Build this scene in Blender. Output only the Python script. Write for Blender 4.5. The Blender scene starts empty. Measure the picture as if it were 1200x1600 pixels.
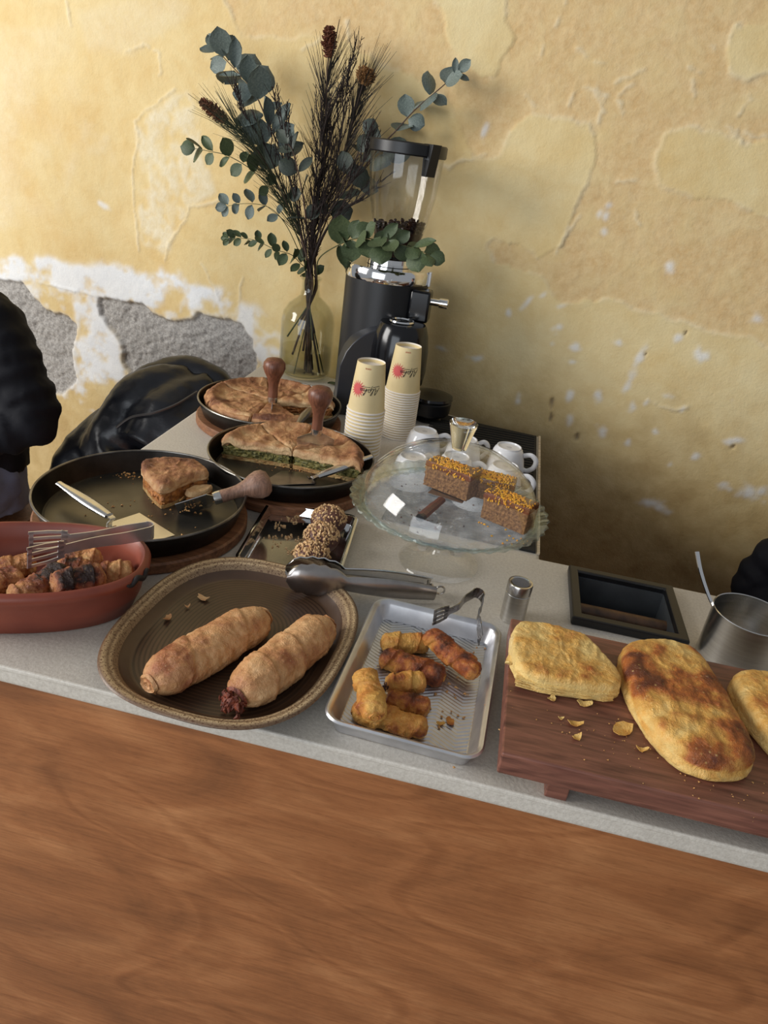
import bpy, bmesh, math, random
import numpy as np
from mathutils import Vector, Matrix, noise as mnoise
random.seed(7); rng = np.random.default_rng(7)
SC = bpy.context.scene
COL = SC.collection
T = 0.90                        # counter top height (m)
PI = math.pi

# ------------------------------------------------------------------ camera
CAM = np.array([0.0, 0.0, 1.5])
RCAM = np.array([[0.97268465, -0.19819807, 0.1208391], [0.1959149, 0.42171676, -0.88530917], [0.1245067, 0.88480082, 0.44902738]])
FPX = 1118.0
cd = bpy.data.cameras.new('camera'); co = bpy.data.objects.new('camera', cd); COL.objects.link(co)
cd.sensor_fit = 'HORIZONTAL'; cd.sensor_width = 36.0; cd.lens = FPX / 1200 * 36.0; cd.clip_start = 0.02
m4 = Matrix([list(RCAM[i]) + [float(CAM[i])] for i in range(3)] + [[0, 0, 0, 1]])
co.matrix_world = m4
SC.camera = co

# ------------------------------------------------------------------ world, lights, exposure
w = bpy.data.worlds.new('world'); SC.world = w; w.use_nodes = True
bg = w.node_tree.nodes['Background']; bg.inputs[0].default_value = (0.90, 0.94, 1.0, 1); bg.inputs[1].default_value = 0.27
def area(name, loc, target, sx, sy, power, color):
    l = bpy.data.lights.new(name, 'AREA'); l.shape = 'RECTANGLE'; l.size = sx; l.size_y = sy; l.energy = power; l.color = color
    o = bpy.data.objects.new(name, l); COL.objects.link(o); o.location = loc
    o.rotation_euler = (Vector(target) - Vector(loc)).to_track_quat('-Z', 'Y').to_euler()
    return o
area('daylight_side_window', (-3.7, -0.1, 2.25), (-0.2, 1.75, 1.1), 1.7, 1.8, 120, (1.0, 0.97, 0.93))
area('daylight_shop_front', (-1.3, -2.3, 1.45), (-0.1, 1.0, 0.8), 2.4, 1.9, 44, (0.88, 0.94, 1.0))
SC.view_settings.view_transform = 'Standard'; SC.view_settings.look = 'None'
SC.view_settings.exposure = 0.12; SC.view_settings.gamma = 1.0; SC.view_settings.use_curve_mapping = False

# ------------------------------------------------------------------ pixel -> point helpers
def _ray(px, py): return RCAM @ np.array([px - 600.0, -(py - 800.0), -FPX])
def at_z(px, py, z):            # point at height z above the counter top
    d = _ray(px, py); t = (T + z - CAM[2]) / d[2]; return CAM + t * d
def at_y(px, py, y):
    d = _ray(px, py); t = (y - CAM[1]) / d[1]; return CAM + t * d
WA = math.radians(9.07); W0 = np.array([-0.684, 2.06]); WD = np.array([math.cos(WA), -math.sin(WA)]); WN = np.array([-math.sin(WA), -math.cos(WA)])
def at_wall(px, py):            # (s, z) on the back wall
    d = _ray(px, py); t = ((W0 - CAM[:2]) @ WN) / (d[:2] @ WN); p = CAM + t * d
    return (p[:2] - W0) @ WD, p[2]

# ------------------------------------------------------------------ noise
def _hash(i, j, k, s):
    n = (i * 374761393 + j * 668265263 + k * 1274126177 + s * 974711) & 0xffffffff
    n = ((n ^ (n >> 13)) * 1274126177) & 0xffffffff
    return ((n ^ (n >> 16)) & 0xffff) / 65535.0
def vnoise(P, s=0):
    P = np.asarray(P, float); f = np.floor(P).astype(np.int64); t = P - f; t = t * t * (3 - 2 * t)
    r = 0
    for a in (0, 1):
        for b in (0, 1):
            for c in (0, 1):
                wgt = (t[..., 0] if a else 1 - t[..., 0]) * (t[..., 1] if b else 1 - t[..., 1]) * (t[..., 2] if c else 1 - t[..., 2])
                r = r + wgt * _hash(f[..., 0] + a, f[..., 1] + b, f[..., 2] + c, s)
    return r * 2 - 1
def fbm(P, sc, octv=4, s=0, gain=0.5):
    P = np.asarray(P, float) * sc; a, r, n = 1.0, 0, 0
    for o in range(octv):
        r = r + a * vnoise(P, s + o * 17); n += a; a *= gain; P = P * 2.03
    return r / n

# ------------------------------------------------------------------ materials
def lin(c):
    return tuple(((x / 255) / 12.92 if x <= 10 else ((x / 255 + 0.055) / 1.055) ** 2.4) for x in c) + (1,)
class NT:
    def __init__(s, name):
        s.m = bpy.data.materials.new(name); s.m.use_nodes = True; s.t = s.m.node_tree; s.t.nodes.clear()
        s.out = s.n('ShaderNodeOutputMaterial')
    def n(s, typ, **kw):
        nd = s.t.nodes.new(typ)
        for k, v in kw.items():
            if k.startswith('i_'): nd.inputs[k[2:].replace('_', ' ')].default_value = v
            else: setattr(nd, k, v)
        return nd
    def l(s, a, b): s.t.links.new(a, b)
    def ramp(s, fac, stops):
        r = s.n('ShaderNodeValToRGB'); e = r.color_ramp.elements
        while len(e) < len(stops): e.new(0.5)
        for x, (p, c) in zip(e, stops): x.position = p; x.color = c
        s.l(fac, r.inputs[0]); return r.outputs[0]
    def mix(s, fac, a, b, blend='MIX'):
        m = s.n('ShaderNodeMix', data_type='RGBA', blend_type=blend)
        for v, sock in ((fac, m.inputs[0]), (a, m.inputs[6]), (b, m.inputs[7])):
            if hasattr(v, 'links'): s.l(v, sock)
            else: sock.default_value = v
        return m.outputs[2]
    def noise(s, scale, detail=4, rough=0.55, vec=None, dist=0.0, stretch=None):
        nd = s.n('ShaderNodeTexNoise'); nd.inputs['Scale'].default_value = scale; nd.inputs['Detail'].default_value = detail
        nd.inputs['Roughness'].default_value = rough; nd.inputs['Distortion'].default_value = dist
        if vec is None: vec = s.n('ShaderNodeTexCoord').outputs['Object']
        if stretch:
            mp = s.n('ShaderNodeMapping'); mp.inputs['Scale'].default_value = stretch; s.l(vec, mp.inputs[0]); vec = mp.outputs[0]
        s.l(vec, nd.inputs['Vector']); return nd.outputs['Fac']
    def bump(s, h, strength=0.3, dist=0.002, normal=None):
        b = s.n('ShaderNodeBump'); b.inputs['Strength'].default_value = strength; b.inputs['Distance'].default_value = dist
        s.l(h, b.inputs['Height'])
        if normal is not None: s.l(normal, b.inputs['Normal'])
        return b.outputs[0]
    def bsdf(s, color, rough=0.5, metal=0.0, normal=None, **kw):
        p = s.n('ShaderNodeBsdfPrincipled')
        for v, k in ((color, 'Base Color'), (rough, 'Roughness'), (metal, 'Metallic'), (normal, 'Normal')):
            if v is None: continue
            if hasattr(v, 'links'): s.l(v, p.inputs[k])
            else: p.inputs[k].default_value = v
        for k, v in kw.items(): p.inputs[k.replace('_', ' ')].default_value = v
        s.l(p.outputs[0], s.out.inputs[0]); return s.m
def simple(name, c, rough=0.5, metal=0.0, c2=None, scale=30, bump=0.0, bscale=None, bdist=0.001, stretch=None, **kw):
    t = NT(name); c = lin(c)
    fac = t.noise(scale, 4, stretch=stretch)
    col = t.ramp(fac, [(0.32, c), (0.68, lin(c2))]) if c2 else c
    nrm = t.bump(t.noise(bscale or scale * 4, 4, stretch=stretch), bump, bdist) if bump else None
    return t.bsdf(col, rough, metal, nrm, **kw)
def thin_glass(name, tint, gloss=(1, 1, 1), rough=0.02, ior=1.5):
    t = NT(name)
    tr = t.n('ShaderNodeBsdfTransparent'); tr.inputs[0].default_value = tint + (1,)
    gl = t.n('ShaderNodeBsdfGlossy'); gl.inputs[0].default_value = gloss + (1,); gl.inputs['Roughness'].default_value = rough
    ge = t.n('ShaderNodeNewGeometry'); dt = t.n('ShaderNodeVectorMath', operation='DOT_PRODUCT'); t.l(ge.outputs['Normal'], dt.inputs[0]); t.l(ge.outputs['Incoming'], dt.inputs[1])
    def m(op, x, y=None):
        q = t.n('ShaderNodeMath', operation=op)
        for v, i in ((x, 0), (y, 1)):
            if v is None: continue
            if hasattr(v, 'links'): t.l(v, q.inputs[i])
            else: q.inputs[i].default_value = v
        return q.outputs[0]
    f0 = ((ior - 1) / (ior + 1)) ** 2            # Schlick Fresnel, the same on both sides of the thin wall
    fr = m('ADD', m('MULTIPLY', m('POWER', m('SUBTRACT', 1.0, m('ABSOLUTE', dt.outputs['Value'])), 5.0), 1 - f0), f0)
    mx = t.n('ShaderNodeMixShader'); t.l(fr, mx.inputs[0]); t.l(tr.outputs[0], mx.inputs[1]); t.l(gl.outputs[0], mx.inputs[2])
    t.l(mx.outputs[0], t.out.inputs[0]); return t.m
def pastry_mat(name, pale, gold, brown, dark, sc=45, bumpd=0.0012, rough=0.45, flake=1.0, spread=0.62):
    t = NT(name); sc = sc * 2.4
    at = t.n('ShaderNodeAttribute', attribute_name='bake').outputs['Fac']
    n1 = t.noise(sc, 5, 0.6); n2 = t.noise(sc * 0.35, 3)
    a = t.n('ShaderNodeMath', operation='MULTIPLY_ADD'); t.l(n1, a.inputs[0]); a.inputs[1].default_value = spread; t.l(at, a.inputs[2])
    b = t.n('ShaderNodeMath', operation='MULTIPLY_ADD'); t.l(n2, b.inputs[0]); b.inputs[1].default_value = spread; t.l(a.outputs[0], b.inputs[2])
    c = t.n('ShaderNodeMath', operation='SUBTRACT'); t.l(b.outputs[0], c.inputs[0]); c.inputs[1].default_value = spread
    col = t.ramp(c.outputs[0], [(0.10, lin(pale)), (0.42, lin(gold)), (0.72, lin(brown)), (0.98, lin(dark))])
    bl = t.noise(sc * 5, 3, 0.6); b0 = t.bump(bl, 0.8 * flake, bumpd * 0.9)
    vo = t.n('ShaderNodeTexVoronoi'); vo.inputs['Scale'].default_value = sc * 2.2; t.l(t.n('ShaderNodeTexCoord').outputs['Object'], vo.inputs['Vector'])
    bli = t.ramp(vo.outputs['Distance'], [(0.0, (1, 1, 1, 1)), (0.28, (0, 0, 0, 1))])
    msk = t.ramp(t.noise(sc * 0.5, 2), [(0.48, (0, 0, 0, 1)), (0.6, (1, 1, 1, 1))])
    bm_ = t.mix(1.0, bli, msk, 'MULTIPLY'); sc_ = t.n('ShaderNodeMath', operation='MULTIPLY'); t.l(bm_, sc_.inputs[0]); sc_.inputs[1].default_value = 0.55
    col = t.mix(sc_.outputs[0], col, lin(pale))
    b0 = t.bump(bli, 0.35 * flake, bumpd * 0.8, b0)
    b1 = t.bump(t.noise(sc * 0.9, 6, 0.7, dist=0.8), 0.9 * flake, bumpd * 3.2, b0)
    return t.bsdf(col, rough, 0, b1, Specular_IOR_Level=0.45, Subsurface_Weight=0.0)
MT = {}
def wood(name, c1, c2, c3, grain=(2, 60, 60), sc=4, rough=0.5, bump=0.15, dist=1.2):
    t = NT(name); vec = t.n('ShaderNodeTexCoord').outputs['Object']
    big = t.noise(sc, 3, 0.5, vec, dist, grain_big(grain)); fine = t.noise(sc, 5, 0.6, vec, 0.2, grain)
    col = t.ramp(big, [(0.3, lin(c1)), (0.5, lin(c2)), (0.72, lin(c3))])
    f2 = t.ramp(fine, [(0.35, (0.62, 0.62, 0.62, 1)), (0.62, (1.08, 1.08, 1.08, 1))])
    col = t.mix(1.0, col, f2, 'MULTIPLY')
    return t.bsdf(col, rough, 0, t.bump(fine, bump, 0.001))
def grain_big(g): return tuple(max(0.5, x * 0.18) if x > 3 else x * 0.5 for x in g)

# ------------------------------------------------------------------ mesh helpers
class B:
    def __init__(s): s.v = []; s.f = []; s.mi = []; s.attr = []
    def add(s, v, f, mi=0, attr=None):
        o = len(s.v); v = [tuple(map(float, p)) for p in v]; s.v += v
        s.f += [tuple(int(i) + o for i in q) for q in f]; s.mi += [mi] * len(f)
        s.attr += list(attr) if attr is not None else [0.0] * len(v); return s
    def xf(s, M, start=0):
        for i in range(start, len(s.v)): s.v[i] = tuple(M @ Vector(s.v[i]))
        return s
    def box(s, c, d, rz=0, mi=0, taper=1.0):
        x, y, z = d[0] / 2, d[1] / 2, d[2] / 2; cc, ss = math.cos(rz), math.sin(rz); v = []
        for k in (-1, 1):
            for i, j in ((-1, -1), (1, -1), (1, 1), (-1, 1)):
                q = taper if k > 0 else 1.0
                a, b = i * x * q, j * y * q; v.append((c[0] + a * cc - b * ss, c[1] + a * ss + b * cc, c[2] + k * z))
        return s.add(v, [(3, 2, 1, 0), (4, 5, 6, 7), (0, 1, 5, 4), (1, 2, 6, 5), (2, 3, 7, 6), (3, 0, 4, 7)], mi)
    def lathe(s, prof, n=48, c=(0, 0, 0), mi=0, fx=None):
        v, f, rings = [], [], []
        for r, z in prof:
            if r <= 1e-6: rings.append([len(v)]); v.append((c[0], c[1], c[2] + z))
            else:
                rings.append(list(range(len(v), len(v) + n)))
                for i in range(n):
                    a = 2 * PI * i / n; q = (r * math.cos(a), r * math.sin(a), z)
                    if fx: q = fx(q, a)
                    v.append((c[0] + q[0], c[1] + q[1], c[2] + q[2]))
        for A, C in zip(rings, rings[1:]):
            for i in range(n):
                j = (i + 1) % n
                if len(A) == 1 and len(C) == 1: continue
                if len(A) == 1: f.append((A[0], C[j], C[i]))
                elif len(C) == 1: f.append((A[i], A[j], C[0]))
                else: f.append((A[i], A[j], C[j], C[i]))
        return s.add(v, f, mi)
    def tube(s, path, rad, n=8, mi=0, cap=True, flat=1.0, up=None):
        P = [Vector(p) for p in path]
        if not hasattr(rad, '__len__'): rad = [rad] * len(P)
        v, f = [], []; N = None
        for i, p in enumerate(P):
            t = (P[min(i + 1, len(P) - 1)] - P[max(i - 1, 0)])
            t = t.normalized() if t.length > 1e-9 else Vector((0, 0, 1))
            if N is None:
                ref = Vector(up) if up else (Vector((0, 0, 1)) if abs(t.z) < 0.9 else Vector((1, 0, 0)))
            else: ref = N
            N = (ref - t * ref.dot(t)).normalized(); Bn = t.cross(N)
            for k in range(n):
                a = 2 * PI * k / n; v.append(p + (N * math.cos(a) * flat + Bn * math.sin(a)) * rad[i])
        m = len(P)
        for i in range(m - 1):
            for k in range(n):
                k2 = (k + 1) % n; f.append((i * n + k, i * n + k2, (i + 1) * n + k2, (i + 1) * n + k))
        if cap: f += [tuple(range(n - 1, -1, -1)), tuple((m - 1) * n + k for k in range(n))]
        return s.add(v, f, mi)
    def strip(s, path, width, thick, side, mi=0):   # flat sheet-metal strip along a path; side = width direction (list or vector)
        P = [Vector(p) for p in path]; m = len(P)
        if not hasattr(width, '__len__'): width = [width] * m
        sd = [Vector(x) for x in side] if hasattr(side[0], '__len__') else [Vector(side)] * m
        v, f = [], []
        for i, p in enumerate(P):
            t = (P[min(i + 1, m - 1)] - P[max(i - 1, 0)]).normalized(); w_ = (sd[i] - t * sd[i].dot(t)).normalized(); n_ = t.cross(w_)
            for a, b in ((-1, -1), (1, -1), (1, 1), (-1, 1)): v.append(p + w_ * a * width[i] / 2 + n_ * b * thick / 2)
        for i in range(m - 1):
            for k in range(4): f.append((i * 4 + k, i * 4 + (k + 1) % 4, i * 4 + 4 + (k + 1) % 4, i * 4 + 4 + k))
        f += [(3, 2, 1, 0), tuple((m - 1) * 4 + k for k in range(4))]
        return s.add(v, f, mi)
    def prism(s, poly, z0, z1, mi=0):
        n = len(poly); v = [(p[0], p[1], z0) for p in poly] + [(p[0], p[1], z1) for p in poly]
        f = [tuple(range(n - 1, -1, -1)), tuple(range(n, 2 * n))] + [(i, (i + 1) % n, n + (i + 1) % n, n + i) for i in range(n)]
        return s.add(v, f, mi)
    def rings(s, R, close0=True, close1=True, mis=None, attr=None):
        n = len(R[0]); v = [p for r in R for p in r]; f = []; o = len(s.v)
        s.add(v, [], 0, attr)
        for k in range(len(R) - 1):
            for i in range(n):
                j = (i + 1) % n; s.f.append((o + k * n + i, o + k * n + j, o + (k + 1) * n + j, o + (k + 1) * n + i)); s.mi.append(mis[k] if mis else 0)
        if close0: s.f.append(tuple(o + i for i in range(n - 1, -1, -1))); s.mi.append(mis[0] if mis else 0)
        if close1: s.f.append(tuple(o + (len(R) - 1) * n + i for i in range(n))); s.mi.append(mis[-1] if mis else 0)
        return s
    def build(s, name, mats, parent=None, smooth=True, sharp=38, bevel=0, loc=None):
        me = bpy.data.meshes.new(name); me.from_pydata(s.v, [], s.f)
        if not isinstance(mats, (list, tuple)): mats = [mats]
        for m in mats: me.materials.append(MT[m] if isinstance(m, str) else m)
        if len(mats) > 1: me.polygons.foreach_set('material_index', s.mi)
        if any(s.attr): a = me.attributes.new('bake', 'FLOAT', 'POINT'); a.data.foreach_set('value', s.attr)
        bm = bmesh.new(); bm.from_mesh(me); bmesh.ops.recalc_face_normals(bm, faces=bm.faces); bm.to_mesh(me); bm.free()
        if smooth: me.polygons.foreach_set('use_smooth', [True] * len(me.polygons)); me.set_sharp_from_angle(angle=math.radians(sharp))
        o = bpy.data.objects.new(name, me); COL.objects.link(o); o.parent = parent
        if loc is not None: o.location = loc
        if bevel:
            b = o.modifiers.new('bevel', 'BEVEL'); b.width = bevel; b.segments = 2; b.limit_method = 'ANGLE'
        return o
def tag(o, label, cat=None, group=None, kind=None):
    if label: o['label'] = label
    if cat: o['category'] = cat
    if group: o['group'] = group
    if kind: o['kind'] = kind
    return o
def thing(name, label, cat, loc=(0, 0, 0), rz=0, group=None):
    o = bpy.data.objects.new(name, None); COL.objects.link(o); o.location = tuple(float(x) for x in loc); o.rotation_euler = (0, 0, rz); o.empty_display_size = 0.02
    return tag(o, label, cat, group)
def dup(root, loc, rz, label=None, group=None):
    r = root.copy(); COL.objects.link(r); r.location = tuple(float(x) for x in loc); r.rotation_euler = (0, 0, rz)
    if label: r['label'] = label
    if group: r['group'] = group
    for ch in list(root.children):
        c = ch.copy(); COL.objects.link(c); c.parent = r
        for g in ch.children:
            d = g.copy(); COL.objects.link(d); d.parent = c
    return r
def sq_oval(a, b, n=64, e=2.0, rz=0, c=(0, 0)):
    out = []
    for i in range(n):
        t = 2 * PI * i / n; ct, st = math.cos(t), math.sin(t)
        x = a * math.copysign(abs(ct) ** (2 / e), ct); y = b * math.copysign(abs(st) ** (2 / e), st)
        out.append((c[0] + x * math.cos(rz) - y * math.sin(rz), c[1] + x * math.sin(rz) + y * math.cos(rz)))
    return out
def rrect(a, b, r, n=8):
    out = []
    for cx, cy, a0 in ((a - r, b - r, 0), (-a + r, b - r, 90), (-a + r, -b + r, 180), (a - r, -b + r, 270)):
        for k in range(n + 1):
            t = math.radians(a0 + 90 * k / n); out.append((cx + r * math.cos(t), cy + r * math.sin(t)))
    return out
def smooth_path(pts, n=6):
    P = [Vector(p) for p in pts]; out = []
    for i in range(len(P) - 1):
        p0, p1, p2, p3 = P[max(i - 1, 0)], P[i], P[i + 1], P[min(i + 2, len(P) - 1)]
        for k in range(n):
            t = k / n
            out.append(0.5 * ((2 * p1) + (p2 - p0) * t + (2 * p0 - 5 * p1 + 4 * p2 - p3) * t * t + (3 * p1 - p0 - 3 * p2 + p3) * t ** 3))
    out.append(P[-1]); return out
def crumb_mesh(b, p, s, mi=0, flat=1.0):
    q = [(1, 0, -0.6), (-0.5, 0.85, -0.6), (-0.5, -0.85, -0.6), (0.2, 0.1, 0.8), (-0.6, -0.2, 0.5), (0.5, -0.5, 0.3)]
    a = random.uniform(0, 6.28); ca, sa = math.cos(a), math.sin(a); k = [random.uniform(0.6, 1.3) for _ in q]
    v = [(p[0] + s * k[i] * (x * ca - y * sa), p[1] + s * k[i] * (x * sa + y * ca), p[2] + s * (z + 0.6) * flat * k[i]) for i, (x, y, z) in enumerate(q)]
    b.add(v, [(2, 1, 0), (0, 1, 3), (1, 4, 3), (1, 2, 4), (2, 5, 4), (2, 0, 5), (0, 3, 5), (3, 4, 5)], mi)
def flake_mesh(b, c, size, seed, thick=0.0007, curl=0.004, asp=0.6):
    r = random.Random(seed); n = 12; k = 4; ang0 = r.uniform(0, 6.28)
    rad = [size * r.uniform(0.6, 1.15) for _ in range(n)]
    top, bot = [], []
    tilt = r.uniform(-0.15, 0.15)
    for j in range(k + 1):
        for i in range(n):
            t = 2 * PI * i / n; q = rad[i] * j / k; x, y = q * math.cos(t), q * math.sin(t) * asp
            z = curl * (q / size) ** 2 * (1 + math.cos(2 * t + r.random() * 0)) + tilt * x * 0.2
            X, Y = x * math.cos(ang0) - y * math.sin(ang0), x * math.sin(ang0) + y * math.cos(ang0)
            top.append((c[0] + X, c[1] + Y, c[2] + z + thick + 0.0003))
    bot = [(x, y, z - thick) for x, y, z in top]
    m = len(top); f = []
    for j in range(k):
        for i in range(n):
            i2 = (i + 1) % n
            f.append((j * n + i, j * n + i2, (j + 1) * n + i2, (j + 1) * n + i)); f.append((m + j * n + i2, m + j * n + i, m + (j + 1) * n + i, m + (j + 1) * n + i2))
    for i in range(n): i2 = (i + 1) % n; f.append((k * n + i, k * n + i2, m + k * n + i2, m + k * n + i))
    b.add(top + bot, f, 0, [0.05 + 0.45 * r.random()] * (2 * m))

# ------------------------------------------------------------------ material library
def make_materials():
    MT['steel'] = simple('brushed_steel', (218, 216, 212), 0.25, 1.0, (196, 194, 191), 12, 0.05, 300, 0.0004, stretch=(1, 1, 14))
    MT['steel_dark'] = simple('dull_steel', (186, 180, 176), 0.30, 1.0, (160, 154, 150), 30)
    MT['chrome'] = simple('polished_chrome', (232, 232, 232), 0.10, 1.0)
    MT['aluminium'] = simple('worn_aluminium', (226, 226, 228), 0.34, 0.9, (200, 200, 204), 25, 0.08, 200, 0.0006)
    MT['pan_steel'] = simple('seasoned_pan_steel', (62, 58, 54), 0.36, 0.85, (30, 28, 27), 14, 0.12, 120, 0.0006)
    MT['pan_inner'] = simple('pan_floor_steel', (112, 108, 100), 0.36, 0.85, (84, 81, 74), 10, 0.08, 90, 0.0004)
    MT['pan_rim'] = simple('bare_pan_rim', (150, 147, 142), 0.35, 0.95, (90, 86, 82), 20)
    MT['black_plastic'] = simple('satin_black_plastic', (22, 23, 26), 0.38, 0, (17, 17, 19), 20, 0.05, 400, 0.0003)
    MT['black_gloss'] = simple('gloss_black_plastic', (14, 14, 17), 0.16)
    MT['black_rubber'] = simple('black_rubber', (18, 17, 16), 0.8, 0, (26, 25, 24), 60, 0.3, 500, 0.0008)
    MT['plate_edge'] = simple('dark_grey_plate', (48, 50, 56), 0.3)
    MT['white_china'] = simple('white_china', (232, 232, 234), 0.16)
    MT['paper_white'] = simple('white_paper', (236, 230, 222), 0.65, 0, (228, 220, 210), 40)
    MT['paper_cream'] = simple('cream_paper', (224, 205, 157), 0.6, 0, (219, 199, 150), 40)
    MT['ink_black'] = simple('black_ink', (22, 20, 20), 0.6)
    MT['ink_red'] = simple('red_ink', (206, 84, 84), 0.6)
    MT['ink_brown'] = simple('rust_ink', (176, 82, 52), 0.6)
    MT['terracotta'] = simple('terracotta_glaze', (150, 74, 52), 0.42, 0, (122, 56, 40), 9, 0.1, 60, 0.0012)
    MT['terracotta_chip'] = simple('blackened_chip', (30, 22, 20), 0.7)
    MT['stone_rim'] = speckle('stoneware_rim', (176, 146, 106), (88, 58, 38), (214, 190, 152))
    MT['stone_well'] = simple('stoneware_well', (88, 65, 48), 0.34, 0, (72, 52, 38), 14, 0.1, 90, 0.0006)
    MT['stone_ridge'] = simple('stoneware_ridge', (64, 46, 34), 0.36, 0, (52, 37, 28), 14)
    MT['stone_under'] = simple('stoneware_underside', (66, 48, 38), 0.5, 0, (50, 36, 30), 18)
    MT['counter'] = microcement('microcement')
    MT['ply'] = plywood('okoume_plywood')
    MT['board_round'] = wood('round_board_wood', (128, 84, 56), (146, 98, 66), (112, 70, 46), (3, 40, 40), 5, 0.55)
    MT['walnut'] = wood('walnut_board', (116, 72, 60), (136, 88, 72), (94, 56, 48), (3, 46, 46), 5, 0.40, 0.2)
    MT['handle_wood'] = wood('turned_handle_wood', (110, 66, 46), (126, 78, 56), (94, 54, 38), (50, 50, 4), 6, 0.4, 0.12)
    MT['handle_pale'] = wood('worn_handle_wood', (140, 104, 86), (154, 118, 98), (124, 90, 74), (50, 50, 4), 6, 0.45, 0.12)
    MT['server_wood'] = wood('red_handle_wood', (88, 40, 24), (108, 50, 30), (74, 32, 20), (4, 60, 60), 6, 0.35, 0.1)
    MT['strudel'] = pastry_mat('strudel_filo', (226, 184, 134), (204, 150, 100), (166, 102, 66), (112, 58, 38), 38, 0.0010, 0.42)
    MT['roll_gold'] = pastry_mat('golden_filo', (224, 172, 88), (206, 138, 62), (158, 82, 40), (84, 40, 24), 55, 0.0011, 0.36)
    MT['roll_burnt'] = pastry_mat('charred_filo', (228, 184, 122), (206, 142, 88), (146, 78, 50), (44, 22, 18), 55, 0.0012, 0.45)
    MT['pie_crust'] = pastry_mat('pie_crust', (222, 186, 138), (198, 148, 102), (160, 106, 70), (108, 62, 40), 40, 0.0013, 0.5)
    MT['bougatsa'] = pastry_mat('bougatsa_filo', (240, 206, 132), (226, 172, 88), (176, 100, 46), (104, 52, 30), 30, 0.0016, 0.34)
    MT['crust_edge'] = pastry_mat('crust_edge', (220, 190, 130), (206, 160, 100), (160, 110, 64), (110, 66, 36), 80, 0.0012, 0.6)
    MT['spinach'] = simple('spinach_filling', (150, 138, 74), 0.6, 0, (58, 64, 30), 150, 0.6, 220, 0.003)
    MT['carrot_fill'] = simple('shredded_filling', (190, 124, 60), 0.6, 0, (120, 70, 34), 120, 0.6, 220, 0.003)
    MT['meat_fill'] = simple('red_filling', (138, 66, 40), 0.5, 0, (84, 34, 22), 160, 0.7, 240, 0.003)
    MT['crumb'] = simple('pastry_crumb', (214, 168, 104), 0.6, 0, (176, 118, 64), 90)
    MT['crumb_dark'] = simple('cake_crumb', (92, 52, 32), 0.7, 0, (60, 32, 22), 90)
    MT['walnut_bit'] = simple('chopped_nut', (230, 198, 150), 0.6, 0, (196, 150, 98), 220)
    MT['chocolate'] = simple('chocolate_dough', (112, 72, 60), 0.55, 0, (82, 50, 43), 60, 0.5, 160, 0.002)
    MT['sponge'] = simple('brown_sponge', (160, 116, 70), 0.75, 0, (96, 60, 34), 210, 0.9, 260, 0.004)
    MT['glaze'] = simple('syrup_glaze', (96, 52, 28), 0.25, 0, (124, 66, 34), 60, 0.3, 140, 0.002)
    MT['zest'] = simple('yellow_zest', (244, 190, 30), 0.5, 0, (234, 150, 24), 120)
    MT['glass'] = thin_glass('clear_glass', (0.992, 0.995, 0.994), ior=1.45)
    MT['glass_vase'] = thin_glass('smoky_green_glass', (0.885, 0.89, 0.850), ior=1.45)
    MT['hopper'] = thin_glass('hopper_plastic', (0.93, 0.925, 0.915), rough=0.06, ior=1.45)
    t = NT('solid_glass'); MT['glass_solid'] = t.bsdf((0.97, 0.985, 0.98, 1), 0.01, 0, None, Transmission_Weight=1.0, IOR=1.5)
    MT['water'] = thin_glass('vase_water', (0.92, 0.92, 0.86), ior=1.33)
    MT['bean'] = simple('roasted_bean', (52, 30, 24), 0.35, 0, (34, 20, 17), 90)
    MT['leaf_blue'] = leaf('blue_eucalyptus_leaf', (120, 132, 126), (86, 98, 94))
    MT['leaf_green'] = leaf('green_eucalyptus_leaf', (86, 100, 66), (60, 74, 46))
    MT['leaf_dark'] = leaf('dark_eucalyptus_leaf', (76, 84, 74), (52, 60, 54))
    MT['stem_brown'] = simple('brown_stem', (92, 70, 56), 0.7, 0, (64, 46, 38), 60)
    MT['stem_dark'] = simple('dark_stem', (52, 38, 34), 0.8, 0, (34, 26, 24), 60)
    MT['stem_green'] = simple('green_stem', (84, 88, 52), 0.6, 0, (60, 66, 40), 60)
    MT['needle'] = simple('needle_green', (62, 70, 46), 0.6, 0, (44, 52, 36), 40)
    MT['needle_dark'] = simple('dry_needle', (54, 44, 38), 0.7, 0, (36, 34, 28), 40)
    MT['flower_rust'] = simple('dried_flower', (124, 72, 44), 0.8, 0, (78, 42, 30), 200)
    MT['flower_tan'] = simple('tan_dried_flower', (164, 122, 72), 0.8, 0, (116, 80, 46), 200)
    MT['navy'] = cloth('navy_cloth', (17, 18, 26), (10, 11, 17))
    MT['trouser'] = cloth('slate_cloth', (112, 122, 148), (92, 100, 124))
    MT['puffer'] = simple('puffer_nylon', (30, 32, 38), 0.36, 0, (22, 23, 28), 12, 0.25, 60, 0.003)
    MT['zip'] = simple('zip_metal', (90, 90, 92), 0.4, 0.8)
    MT['skin'] = simple('skin', (176, 122, 98), 0.5, 0, (164, 108, 86), 30)
    MT['hair'] = simple('dark_hair', (34, 26, 22), 0.6, 0, (22, 17, 15), 60, 0.5, 160, 0.004)
    MT['shoe'] = simple('dark_shoe', (30, 28, 28), 0.5)
    MT['chair_wood'] = wood('chair_wood', (110, 76, 48), (126, 88, 58), (92, 62, 40), (40, 40, 3), 5, 0.5)
    MT['floor'] = simple('floor_concrete', (150, 138, 122), 0.7, 0, (132, 120, 104), 5, 0.2, 60, 0.002)
    MT['plaster'] = plaster('old_plaster')
    MT['grey_light'] = simple('scuffed_grey_metal', (104, 108, 112), 0.45, 0.6, (82, 86, 90), 18)
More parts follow.
